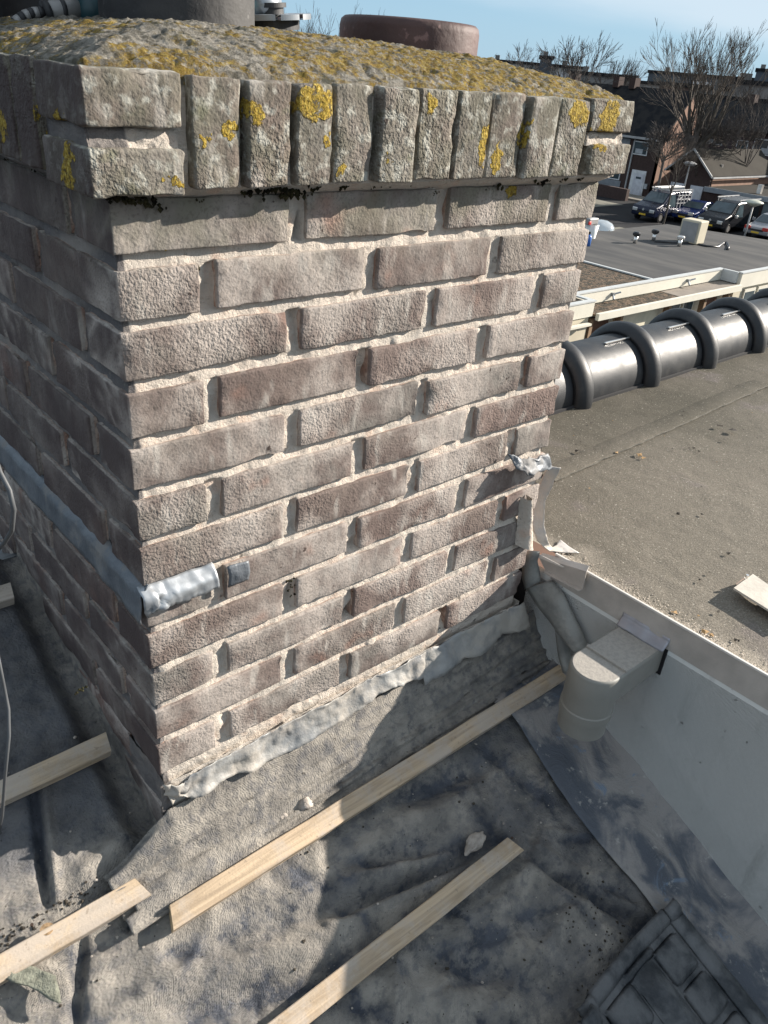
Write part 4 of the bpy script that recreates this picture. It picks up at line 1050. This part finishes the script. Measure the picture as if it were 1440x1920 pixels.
wb('canopy_fascia', M_white, 18.46, 11.44, -5.52, 26.6, 11.55, -5.33)
wb('wall', M_beigew, 14, 11.66, -8, 18.3, 12.4, -5.45); wb('wall', M_beigew, 18.31, 12.0, -8, 26.7, 12.4, -5.46); wb('wall', M_beigew, 26.71, 11.75, -8, 36, 12.4, -5.5)
def onF(px, y=11.44, z=-5.5): return AYp(px, 600, y).x
for (x0, x1, m_, z0) in ((18.65, 19.75, M_brown, -7.9), (25.1, 26.0, M_brown, -7.9)): wb('door', m_, x0, 11.93, z0, x1, 12.02, -5.62)
for x in (18.38, 19.85, 22.45, 24.6, 26.1): wb('post', M_post, x, 11.62, -8, x + .14, 11.8, -5.53)
for (x0, x1) in ((22.8, 23.7), (23.85, 24.5), (27.4, 28.2), (28.4, 29.4)):
    yf = 11.93 if x1 < 26 else 11.68
    f = wb('window', M_white, x0, yf, -6.9, x1, yf + .06, -5.62)
    pw = (x1 - x0)
    wb('pane', M_glass, x0 + .07, yf - .012, -6.8, x1 - .07, yf - .002, -5.72, f)
wb('garage_door', simple('garage_door_cream', (.58, .53, .40), .7), 20.1, 11.90, -7.9, 22.3, 11.98, -5.66)
for (x, z) in ((20.2, -5.16), (24.4, -5.16)):
    q = MB(); o0 = Vector((x, 12.26, z)) - gb.location; q.box(-.05, -.05, -.05, .05, .05, .05, Matrix.Translation(o0)); q.tube([o0, o0 + Vector((-.16, -.16, -.10))], .03, 8); q.tube([o0, o0 + Vector((.2, -.12, .07))], .025, 8); q.build('wall_lamp', M_metal, gb)
# things standing on it
t = thing('roof_unit', 'white boxy fan unit standing on the dark flat roof', 'fan unit', AZp(1294, 455, -5.02))
q = MB(); q.box(-.32, -.42, .02, .30, .42, .88); q.build('casing', M_beigew, t, bevel=.04)
q = MB(); q.box(-.34, -.34, .08, -.325, .34, .80); q.build('grille', simple('unit_grille', (.25, .25, .25), .6), t); q = MB(); q.box(-.28, -.36, 0, .26, .36, .02); q.build('foot', M_black, t)
for (px, py, hh, lab) in ((1190, 456, .42, 'left-hand short vent pipe with black cowl'), (1225, 451, .42, 'rear vent pipe with black cowl'), (1273, 462, .40, 'metal vent pipe beside the fan unit')):
    b = AZp(px, py, -5.02); t = thing('vent_pipe', lab, 'vent pipe', b, 'vent pipes on the neighbouring flat roof'); q = MB(); q.tube([(0, 0, 0), (0, 0, hh * .65)], .075, 12); q.build('pipe', M_alu, t, smooth=True)
    q = MB(); q.tube([(0, 0, hh * .6), (0, 0, hh * .72), (0, 0, hh * .9), (0, 0, hh)], [.08, .15, .15, .10], 12); q.build('cowl', M_black if 'black' in lab else M_alu, t)
zf = -5.0
hs = [AZp(1228, 453, zf), AZp(1260, 455, zf), AZp(1300, 456, zf), AZp(1325, 462, zf), AZp(1345, 463, zf), AZp(1355, 457, zf), AZp(1362, 455, zf), AZp(1366, 462, zf), AZp(1364, 468, zf)]
q = MB(); q.tube(hs, .05, 8); tag(q.build('roof_hose', M_black, smooth=True), 'black hose snaking from the fan unit over the flat roof', 'hose')
b = AZp(1106, 446, -5.02); t = thing('bucket', 'white bucket with a red tool beside the chimney edge on the flat roof', 'bucket', b)
q = MB(); q.lathe([(.20, 0), (.26, .5), (.24, .5), (.18, .02), (.001, .02)], 24); q.build('pail', simple('bucket_white', (.75, .75, .72), .5), t, smooth=True)
q = MB(); q.box(-.36, -.1, .50, .22, .16, .74); q.build('tool_grey', M_gry, t, bevel=.04); q = MB(); q.box(-.42, -.14, .52, -.28, -.08, .64); q.build('tool_red', simple('red_plastic', (.6, .03, .02), .4), t, bevel=.02)
b = AZp(1125, 428, -5.02); t = thing('roof_dome', 'glaring clear skylight dome at the far edge of the flat roof', 'skylight', b)
q = MB(); q.lathe([(.6, 0), (.58, .10), (.45, .24), (.25, .32), (.001, .34)], 32); q.build('dome', simple('dome_acrylic', (.6, .62, .62), .08, .6), t, smooth=True)
b = AZp(1101, 461, -5.02); t = thing('gas_bottle', 'small blue canister by the chimney edge on the flat roof', 'canister', b)
q = MB(); q.tube([(0, 0, 0), (0, 0, .32), (0, 0, .40)], [.11, .11, .05], 14); q.build('canister_body', simple('canister_blue', (.05, .15, .45), .35), t, smooth=True); q = MB(); q.tube([(0, 0, .40), (0, 0, .5)], .04, 8); q.build('valve', M_black, t)

# =================================================================== STREET
M_dkbrick = simple('dark_brown_brick', (.050, .030, .026), .9, 0, .18, 6); M_peach = simple('sunlit_wall_brick', (.26, .155, .11), .9, 0, .12, 2.2)  # fronts dark and gables warm: shade and sun put into the brick tones
def tile_far():
    t = NT('far_roof_tiles', .8, 0, .12); c = t.coord('World'); t.color(t.mix(t.step(t.noise(c, 1.5, 4), .4, .6), (.012, .013, .016), (.026, .025, .025))); return t.m
M_rt = tile_far(); M_wfr = simple('white_frame', (.62, .63, .64), .5); M_gutter = simple('gutter_grey', (.35, .35, .35), .5); M_wdoor = simple('white_door', (.55, .56, .60), .5); M_net = simple('net_curtain', (.38, .40, .42), .7)
M_greyp = simple('grey_cladding_panel', (.20, .22, .24), .6)
def add_box(t, name, mat, x0, y0, z0, x1, y1, z1, parent=None, bev=0):
    l = t.location; q = MB(); q.box(x0 - l.x, y0 - l.y, z0 - l.z, x1 - l.x, y1 - l.y, z1 - l.z); return q.build(name, mat, parent or t, bevel=bev)
def win(t, x, y0, y1, z0, z1, div=1, curtain=True):
    f = add_box(t, 'window', M_wfr, x - .07, y0, z0, x + .02, y1, z1)
    n = div; w_ = (y1 - y0 - .08) / n
    for k in range(n): add_box(t, 'pane', M_glass, x - .085, y0 + .08 + k * w_, z0 + .09, x - .072, y0 + k * w_ + w_, z1 - .09, f)
    if curtain: add_box(t, 'curtain', M_net, x - .092, y0 + (y1 - y0) * .3, z0 + .12, x - .087, y0 + (y1 - y0) * .8, z0 + (z1 - z0) * .45, f)
    return f
# terrace house with lit gable
hA = thing('terraced_house', 'dark brick terraced house with sunlit brown gable and white front door', 'house', (64.5, 38.75, -8))
XA, YA = 64.5, 38.75
for k_, (m, ys, ye) in enumerate(((M_dkbrick, YA + .02, 60),)): add_box(hA, 'front_wall', m, XA, ys, -8, XA + .3, ye, -3.32)
l = hA.location
q = MB(); q.prism([Vector(p) - l for p in ((XA, YA, -8), (XA + 6.4, YA, -8), (XA + 6.4, YA, -3.35), (XA + 3.2, YA, .02), (XA, YA, -3.35))], (0, .3, 0)); q.build('gable_wall', M_peach, hA)
q = MB(); q.prism([Vector(p) - l for p in ((XA - .35, YA - .1, -3.62), (XA + 3.2, YA - .1, .12), (XA + 3.2, YA - .1, .30), (XA - .45, YA - .1, -3.50))], (0, 22, 0)); q.prism([Vector(p) - l for p in ((XA + 3.2, YA - .1, .12), (XA + 6.8, YA - .1, -3.62), (XA + 6.8, YA - .1, -3.46), (XA + 3.2, YA - .1, .30))], (0, 22, 0)); rfA = q.build('roof', M_rt, hA)
add_box(hA, 'gutter', M_gutter, XA - .55, YA - .1, -3.55, XA - .38, 60, -3.38)
for y in (44.5, 46.2, 51, 56):
    add_box(hA, 'chimney', M_dkbrick, XA + 2.8, y, .1, XA + 3.6, y + .6, .95, rfA)
win(hA, XA, 40.0, 41.45, -4.78, -3.72)
f = add_box(hA, 'door_frame', M_wfr, XA - .10, 39.62, -8, XA + .02, 41.05, -5.95)
add_box(hA, 'front_door', M_wdoor, XA - .13, 39.75, -7.95, XA - .11, 40.75, -6.2, f); add_box(hA, 'door_glass', M_glass, XA - .145, 40.0, -6.62, XA - .135, 40.5, -6.45, f)
add_box(hA, 'downpipe', M_gutter, XA - .12, 41.35, -8, XA - .02, 41.47, -3.5)
add_box(hA, 'letter_box', M_net, XA - .2, 39.25, -7.3, XA - .02, 39.5, -6.9); add_box(hA, 'wall_panel', M_greyp, XA - .04, 41.9, -5.1, XA - .01, 46, -3.6)
win(hA, XA, 42.2, 45.6, -7.0, -5.7, 3); add_box(hA, 'low_panel', M_greyp, XA - .06, 42.0, -7.9, XA - .01, 45.8, -7.05)
# second terrace behind the tree
hB = thing('terraced_house', 'dark terraced house with white windows half hidden behind the big bare tree', 'house', (76, 30, -8))
add_box(hB, 'front_wall', simple('purple_brown_brick', (.075, .05, .055), .9), 76, 12, -8, 76.3, 43.5, -2.3)
l = hB.location; q = MB(); q.prism([Vector(p) - l for p in ((75.5, 10, -2.5), (79, 10, -.35), (79, 10, -.15), (75.4, 10, -2.35))], (0, 33.5, 0)); q.prism([Vector(p) - l for p in ((79, 10, -.35), (84, 10, -3), (84, 10, -2.8), (79, 10, -.15))], (0, 33.5, 0)); rb = q.build('roof', M_rt, hB)
win(hB, 76, 39.6, 41.8, -3.85, -2.75, 2); win(hB, 76, 37.1, 38.2, -4.1, -3.2, 1, False); win(hB, 76, 32.5, 36.6, -4.2, -2.9, 3, True)
for y in (14, 19, 24, 29, 34.5, 39): add_box(hB, 'chimney', M_dkbrick, 78.6, y, -.3, 79.4, y + .7, .5, rb)
# garage with pitched roof
hC = thing('pitched_garage', 'brick garage with grey pitched roof and two pale doors behind the parked vans', 'garage', (60, 31, -8))
l = hC.location; yl, ya, yr = 35.0, 33.08, 31.26; ze, za = -5.2, -3.55; xr_ = 70.2
q = MB(); q.prism([Vector(p) - l for p in ((60.05, yl - .2, -8), (60.05, yr + .1, -8), (60.05, yr + .1, ze), (60.05, ya, za - .15), (60.05, yl - .2, ze))], (.25, 0, 0)); q.build('gable_wall', M_dkbrick, hC)
M_gt = simple('grey_roof_sheet', (.042, .038, .032), .9, 0, .12, .8, spec=.1)
q = MB(); q.prism([Vector(p) - l for p in ((59.7, yr - .05, ze - .02), (59.7, ya, za), (59.7, ya, za + .12), (59.7, yr - .15, ze + .06))], (xr_ - 59.7, 0, 0)); q.prism([Vector(p) - l for p in ((59.7, yl, ze - .02), (59.7, ya, za), (59.7, ya, za + .12), (59.7, yl + .1, ze + .06))], (xr_ - 59.7, 0, 0)); rc = fix(q.build('roof', M_gt, hC))
q = MB()
for (y0, z0, y1, z1) in ((yr - .18, ze - .05, ya, za + .02), (yl + .12, ze - .05, ya, za + .02)): q.prism([Vector((59.6, y0, z0)) - l, Vector((59.6, y1, z1)) - l, Vector((59.6, y1, z1 + .16)) - l, Vector((59.6, y0, z0 + .16)) - l], (.09, 0, 0))
q.build('barge_board', M_gutter, hC)
add_box(hC, 'side_wall', M_peach, 60.3, yr + .05, -8, 70, yr + .3, ze - .05); add_box(hC, 'gutter', M_gutter, 59.7, yr - .3, ze - .08, 70.2, yr - .18, ze + .03)
for (y0, y1) in ((33.35, 34.5), (31.75, 32.8)): add_box(hC, 'garage_door', M_wdoor, 59.98, y0, -8, 60.04, y1, -5.95)
add_box(hC, 'flue', M_alu, 62.0, 31.75, -4.9, 62.2, 31.95, -4.4, rc)
hE = thing('brick_extension', 'low flat-roofed dark brick extension beside the pitched garage', 'building', (58, 29, -8))
add_box(hE, 'wall', M_dkbrick, 59.2, 22.5, -8, 72, 31.0, -5.95); add_box(hE, 'flat_roof', M_gt, 59.0, 22.3, -5.95, 72.2, 31.1, -5.82); add_box(hE, 'roof_edge', M_greyp, 58.9, 22.2, -6.12, 59.0, 31.1, -5.78)
add_box(hE, 'door', simple('grey_green_door', (.16, .19, .20), .6), 59.12, 24.3, -7.95, 59.18, 26.4, -6.2); add_box(hE, 'vent', M_alu, 60.4, 27.5, -5.82, 60.7, 27.8, -5.2)
q = MB(); 
# garden wall in front of the houses
gw = thing('garden_wall', 'low dark hedge wall in front of the terraced house', 'wall', (60.2, 42, -8)); add_box(gw, 'wall_body', M_dkbrick, 60.2, 38.4, -8, 60.6, 60, -7.1)

def car(name, label, x, y, rz, L, W, H, col, kind, rack=0, rear=False):
    t = thing(name, label, 'van' if kind == 'van' else 'car', (x, y, -8), None, rz)
    paint = simple('paint_' + name, col, .25, .2, .05, 1); 
    if kind == 'van': prof = [(0, .35), (0, .75), (.12, 1.0), (.95, 1.22), (1.75, H - .08), (2.1, H), (L - .1, H), (L, H - .2), (L, .4)]
    else: prof = [(0, .35), (0, .62), (.1, .78), (1.1, .98), (1.85, H - .05), (2.3, H), (L - .75, H - .04), (L - .12, 1.0), (L, .85), (L, .4)]
    def hwid(z): return W / 2 * (1 - .16 * max(0, (z - .95)) / (H - .95)) 
    q = MB(); n = len(prof); vs = [(px, -hwid(pz), pz) for px, pz in prof] + [(px, hwid(pz), pz) for px, pz in prof]
    q.add(vs, [tuple(range(n)), tuple(range(n, 2 * n))[::-1]] + [(i, n + i, n + (i + 1) % n, (i + 1) % n) for i in range(n)]); b = fix(q.build('body', paint, t, bevel=.07))
    # glass
    i0 = 3; a, c = prof[3], prof[4]
    def lerp(p, q_, f): return (p[0] + (q_[0] - p[0]) * f, p[1] + (q_[1] - p[1]) * f)
    A, C2 = lerp(a, c, .06), lerp(a, c, .94); nx_ = -(c[1] - a[1]); nz_ = (c[0] - a[0]); nl = sqrt(nx_ ** 2 + nz_ ** 2); ox, oz = nx_ / nl * .02, nz_ / nl * .02
    q = MB(); q.add([(A[0] + ox, -hwid(A[1]) + .1, A[1] + oz), (A[0] + ox, hwid(A[1]) - .1, A[1] + oz), (C2[0] + ox, hwid(C2[1]) - .1, C2[1] + oz), (C2[0] + ox, -hwid(C2[1]) + .1, C2[1] + oz)], [(0, 1, 2, 3)]); q.build('windscreen', M_glass, t)
    for s in (-1, 1):
        q = MB(); z0, z1 = 1.02, H - .14; xs = (1.35, 1.95, 2.5) if kind == 'van' else (1.35, 2.0, L - .9)
        q.add([(xs[0], s * (hwid(z0) + .012), z0), (xs[2], s * (hwid(z0) + .012), z0), (xs[2] - .05, s * (hwid(z1) + .012), z1), (xs[1], s * (hwid(z1) + .012), z1)], [(0, 1, 2, 3)]); q.build('side_window', M_glass, t)
        if kind == 'van' and rack != 2: pass
        for wx in (.85, L - .8):
            q = MB(); q.tube([(wx, s * (W / 2 - .18), .32), (wx, s * (W / 2 + .01), .32)], .33, 18); w_ = q.build('wheel', M_black, t); q = MB(); q.tube([(wx, s * (W / 2 + .0), .32), (wx, s * (W / 2 + .03), .32)], .2, 14); q.build('rim', M_alu, w_)
        q = MB(); q.box(-.02, s * W * .36 - .2, .62, .10, s * W * .36 + .2, .84); q.build('headlight' if not rear else 'tail_light', M_alu if not rear else simple('tail_red', (.4, .03, .02), .3), t, bevel=.03)
        q = MB(); q.box(1.3, s * (W / 2 + .0) - .0, 1.0, 1.42, s * (W / 2 + .22), 1.2); q.build('wing_mirror', M_alu if not rear else paint, t, bevel=.03)
    q = MB(); q.box(-.035, -.26, .42, -.005, .26, .53); q.build('number_plate', simple('plate_yellow', (.65, .42, .03), .5), t)
    q = MB(); q.box(-.015, -W * .3, .56, .02, W * .3, .68); q.build('grille', M_black, t)
    if rear is False and kind == 'van': q = MB(); q.tube([(-.03, 0, .80), (0.02, 0, .80)], .08, 12); q.build('badge', M_alu, t)
    if rack:
        q = MB()
        for k in range(5): q.box(1.9 + k * (L - 2.3) / 4, -W * .43, H + .06, 1.95 + k * (L - 2.3) / 4, W * .43, H + .12)
        for s in (-1, 1): q.box(1.8, s * W * .42 - .025, H + .12, L - .1, s * W * .42 + .025, H + .18)
        for k in range(5):
            for s in (-1, 1): q.box(1.9 + k * (L - 2.3) / 4, s * W * .41 - .02, H - .04, 1.94 + k * (L - 2.3) / 4, s * W * .41 + .02, H + .08)
        if rack == 2:
            for k in range(4): q.box(2.6, -W * .46 - .05, H - .0 + .0 - .75 + k * .26, L - .1, -W * .46, H - .70 + k * .26)
            for k in range(5): q.box(2.7 + k * .42, -W * .46 - .08, .9, 2.74 + k * .42, -W * .46 - .04, H + .2)
            for k in range(3): q.tube([(1.3, -.2 + k * .25, H + .24), (L - .2, -.2 + k * .25, H + .24)], .05, 6)
        q.build('roof_rack', M_rack, t)
    return t
car('parked_van', 'navy van with aluminium ladder rack parked nearest the white front door', 52.2, 31.6, 0, 4.6, 1.9, 1.95, (.004, .008, .026), 'van', 2)
car('parked_car', 'small bright blue car between the two dark vans', 54.6, 29.9, 0.05, 3.7, 1.65, 1.45, (.008, .022, .10), 'car')
car('parked_van', 'black van with silver roof bars parked behind the street lamp', 53.4, 27.1, 0, 4.9, 1.95, 1.95, (.008, .009, .012), 'van', 1)
car('parked_car', 'silver-grey hatchback seen from behind at the right frame edge', 54.2, 24.2, 0, 3.9, 1.7, 1.5, (.22, .22, .23), 'car', 0, True)

# street lamps
def lamp(px, py, ptop, label, z=-8, arm=False, hh=None):
    b = AZp(px, py, z); t = thing('street_lamp', label, 'street lamp', b)
    h = hh; q = MB(); q.tube([(0, 0, 0), (0, 0, h)], [.07, .045], 10); q.build('post', M_gutter, t, smooth=True)
    q = MB(); q.lathe([(.001, .22), (.25, .2), (.55, .10), (.60, .04), (.30, -.12), (.10, -.22), (.001, -.22)], 20, (0, 0, h + .12)); q.build('lamp_head', simple('lamp_shade_grey_green', (.42, .43, .36), .5), t, smooth=True)
b = AZp(1394, 449, -8); lamp(1394, 449, 0, 'street lamp with wide dish head in front of the black van', -8, hh=2.15)
def far_lamp():
    t = thing('street_lamp', 'curved-arm street lamp behind the young trees', 'street lamp', (57.5, 31.9, -8)); q = MB(); q.tube([(0, 0, 0), (0, 0, 3.6)], [.07, .05], 8); q.build('post', M_gutter, t)
    q = MB(); q.lathe([(.001, .2), (.3, .16), (.5, .05), (.3, -.1), (.001, -.12)], 16, (0, 0, 3.65)); q.build('lamp_head', M_gutter, t)
far_lamp()

# =================================================================== TREES
M_bark = simple('bark_dark', (.075, .062, .05), .9, 0, .3, 3); M_twig = simple('twigs_brown', (.13, .105, .085), .9, 0, .2, 1.0); M_twigf = simple('twigs_far', (.085, .072, .065), .95, 0, .2, .3); M_barkf = simple('bark_far', (.11, .095, .085), .95)
def tree(label, base, H, spread, seed, levels=5, trunk=.25, rad=.28, split=3, up=.35, far=False, group=None, stems=1, twr=.012, lean=(0, 0), fork=None):
    rnd = random.Random(seed); t = thing('bare_tree', label, 'tree', base, group); tr = MB(); tw = MB(); cnt = [0]
    def grow(p, d, L, r, lv):
        n = 3 if lv > 1 else 2; pts = [p]; rs = [r]; dd = d.copy()
        for i in range(n):
            dd = (dd + Vector((rnd.gauss(0, .10), rnd.gauss(0, .10), rnd.gauss(0, .06) + up * .12))).normalized(); p = p + dd * (L / n); pts.append(p); rs.append(max(twr * .55, r * (1 - .42 * (i + 1) / n)))
        (tr if lv >= levels - 2 else tw).tube(pts, rs, 6 if lv >= levels - 1 else (4 if lv > 1 else 3), cap=False); cnt[0] += 1
        if lv <= 0: return
        k = split + (1 if rnd.random() < .5 else 0)
        for j in range(k):
            ft = 1.0 if j == 0 else rnd.uniform(.35, 1.0); idx = min(n - 1, int(ft * n)); q0 = pts[idx].lerp(pts[min(n, idx + 1)], min(1, ft * n - idx)); a = rnd.uniform(0, 2 * pi); sp_ = rnd.uniform(.35, .85) * spread
            o = dd.orthogonal().normalized(); o = Matrix.Rotation(a, 3, dd) @ o
            nd = (dd + o * (sp_ * (.45 if j == 0 else 1))).normalized(); nd = (nd + Vector((0, 0, up * .3))).normalized()
            grow(q0, nd, L * rnd.uniform(.62, .82), max(twr, rs[-1] * rnd.uniform(.6, .85)), lv - 1)
    if fork:
        zf, nl, tilt = fork; f0 = Vector((lean[0] * zf, lean[1] * zf, zf * H))
        tr.tube([(0, 0, -.3), (f0.x * .5 + .1, f0.y * .5, zf * H * .5), f0], [rad * 1.15, rad, rad * .85], 9, cap=False)
        for s in range(nl):
            a = 2 * pi * (s + rnd.random() * .6) / nl; tl = tilt * (.35 + .65 * rnd.random()) if s else .08
            grow(f0 - Vector((0, 0, .25 + rnd.random() * .5)), Vector((cos(a) * tl, sin(a) * tl, 1)).normalized(), H * trunk, rad * rnd.uniform(.38, .55), levels)
    for s in range(0 if fork else stems):
        d0 = Vector((lean[0] + rnd.gauss(0, .05 + .12 * (stems > 1)), lean[1] + rnd.gauss(0, .05 + .12 * (stems > 1)), 1)).normalized(); grow(Vector((rnd.gauss(0, .1) * (stems > 1), rnd.gauss(0, .1) * (stems > 1), -.1)), d0, H * trunk, rad, levels)
    zs = max([v[2] for v in tw.v] + [.1]); k = H / zs
    tr.v = [(x * k, y * k, z * k) for x, y, z in tr.v]; tw.v = [(x * k, y * k, z * k) for x, y, z in tw.v]
    tr.build('trunk', M_barkf if far else M_bark, t, smooth=True); tw.build('crown', M_twigf if far else M_twig, t)
    return t
bt = base_at(1268, 62); 
tree('tall bare tree forking low in front of the gable, largest on the right', (AXp(1292, 300, 62).x, AXp(1292, 300, 62).y, -8), 13.2, .60, 21, 6, .20, .42, 2, .24, twr=.012, fork=(.30, 9, .60))
tree('slender young street tree between the vans and the flat roof', AZp(1243, 421, -8), 5.9, .6, 5, 4, .22, .07, 3, .4, twr=.007, fork=(.45, 4, .5))
tree('young street tree right of the ladder-rack van', AZp(1290, 400, -8), 5.2, .7, 9, 4, .22, .07, 3, .3, twr=.007, fork=(.45, 4, .6))
def far_tree(px, dist, ytop, sp_, seed, lab, **k):
    b = base_at(px, dist); H = height_to(b, ytop)
    return tree(lab, b, H, sp_, seed, far=True, **k)
far_tree(955, 88, 70, .85, 31, 'wide-spreading bare tree just right of the brown pot', levels=5, split=2, trunk=.15, rad=.22, up=.06, twr=.015, fork=(.48, 7, .85))
far_tree(1072, 80, 53, .80, 33, 'rounded bare tree above the crown corner', levels=5, split=2, trunk=.155, rad=.24, up=.10, twr=.015, fork=(.47, 7, .62))
far_tree(1150, 95, 92, .5, 35, 'broom-shaped bare tree right of the rounded one', levels=5, split=2, trunk=.17, rad=.20, up=.22, twr=.014, fork=(.42, 8, .5))
far_tree(643, 70, -8, .6, 37, 'bare tree between the two flue pots', levels=5, split=2, trunk=.24, rad=.20, up=.25, twr=.013, fork=(.35, 8, .6))
far_tree(556, 75, 8, .65, 39, 'bare tree behind the grinder disc', levels=5, split=2, trunk=.24, rad=.20, up=.2, twr=.013, fork=(.35, 8, .7))
far_tree(1425, 74, 120, .6, 43, 'bare spindly tree at the right frame edge', levels=5, split=2, trunk=.24, rad=.12, up=.3, twr=.011, fork=(.35, 6, .6))
for k, (px, d, yt) in enumerate(((1268, 66, 225), (1345, 72, 196), (1392, 74, 205))):
    far_tree(px, d, yt, .9, 60 + k, ['thin low shrub tree against the lit gable', 'twiggy dark tree right of the big trunk', 'twiggy dark tree over the white windows'][k], levels=4, trunk=.16, rad=.10, up=.1, twr=.016, fork=(.62, 9, 1.4))

# =================================================================== SKYLINE
M_far = [simple('far_slate_wall', (.075, .09, .11), .9, 0, .2, .15), simple('far_brown_wall', (.15, .10, .08), .9, 0, .2, .15), simple('far_pale_wall', (.42, .42, .40), .9, 0, .1, .15), simple('far_grey_wall', (.20, .19, .18), .9, 0, .2, .15)]
def block(px0, px1, dist, ytop, m, lab, deep=10, roofm=None, hroof=0, rows=0, bands=()):
    a, b = base_at(px0, dist), base_at(px1, dist); H = height_to((a + b) / 2, ytop)
    t = thing('distant_block', lab, 'building', a, None, atan2(b.y - a.y, b.x - a.x)); L = (b - a).length
    q = MB(); q.box(0, 0, 0, L, deep, H); q.build('wall', m, t)
    q = MB(); q.box(-.3, -.3, H, L + .3, deep + .3, H + .5); rf = q.build('roof', roofm or M_rt, t)
    n = max(2, int(L / 6))
    for k in range(n):
        if rows:
            for r in range(rows):
                q = MB(); x0 = (k + .2) * L / n; q.box(x0, -.12, H - 1.9 - r * 2.8, x0 + L / n * .5, -.02, H - .8 - r * 2.8); q.build('window', M_wfr if (k + r) % 3 else M_glass, t)
        if k % 2 == 0: q = MB(); q.box((k + .4) * L / n, deep * .4, H + .5, (k + .4) * L / n + .9, deep * .4 + .9, H + 1.3); q.build('chimney', M_far[3], rf)
    return t
block(1205, 1345, 190, 142, M_far[0], 'long dark slate-grey flats along the skyline', rows=1)
block(1160, 1260, 170, 158, M_far[3], 'grey low terrace in front of the slate flats', rows=1)
block(1230, 1330, 135, 164, M_far[1], 'brown brick terrace below the skyline flats', rows=1)
block(1300, 1445, 130, 172, M_far[3], 'grey terrace roofline behind the big tree', rows=0)
block(1345, 1475, 200, 152, M_far[0], 'blue-grey flats at the right of the skyline', rows=1)
block(1398, 1424, 190, 134, M_far[0], 'stair tower rising above the right-hand flats')
block(1362, 1445, 120, 160, M_far[3], 'large grey pitched block behind the tree crown')
block(895, 1085, 180, 122, M_far[2], 'white low flats behind the spreading tree', rows=2)
block(1004, 1026, 176, 110, M_far[0], 'dark lift housing above the white flats')
block(1060, 1180, 150, 143, M_far[3], 'grey terrace right of the rounded bare tree', rows=1)
block(1085, 1300, 90, 181, M_far[0], 'dark terrace roofline directly above the crown corner', deep=6)
block(1290, 1480, 100, 192, M_far[1], 'brown terrace roofline behind the bushes', deep=6)
block(400, 900, 260, 118, M_far[3], 'far grey housing hidden along the horizon')
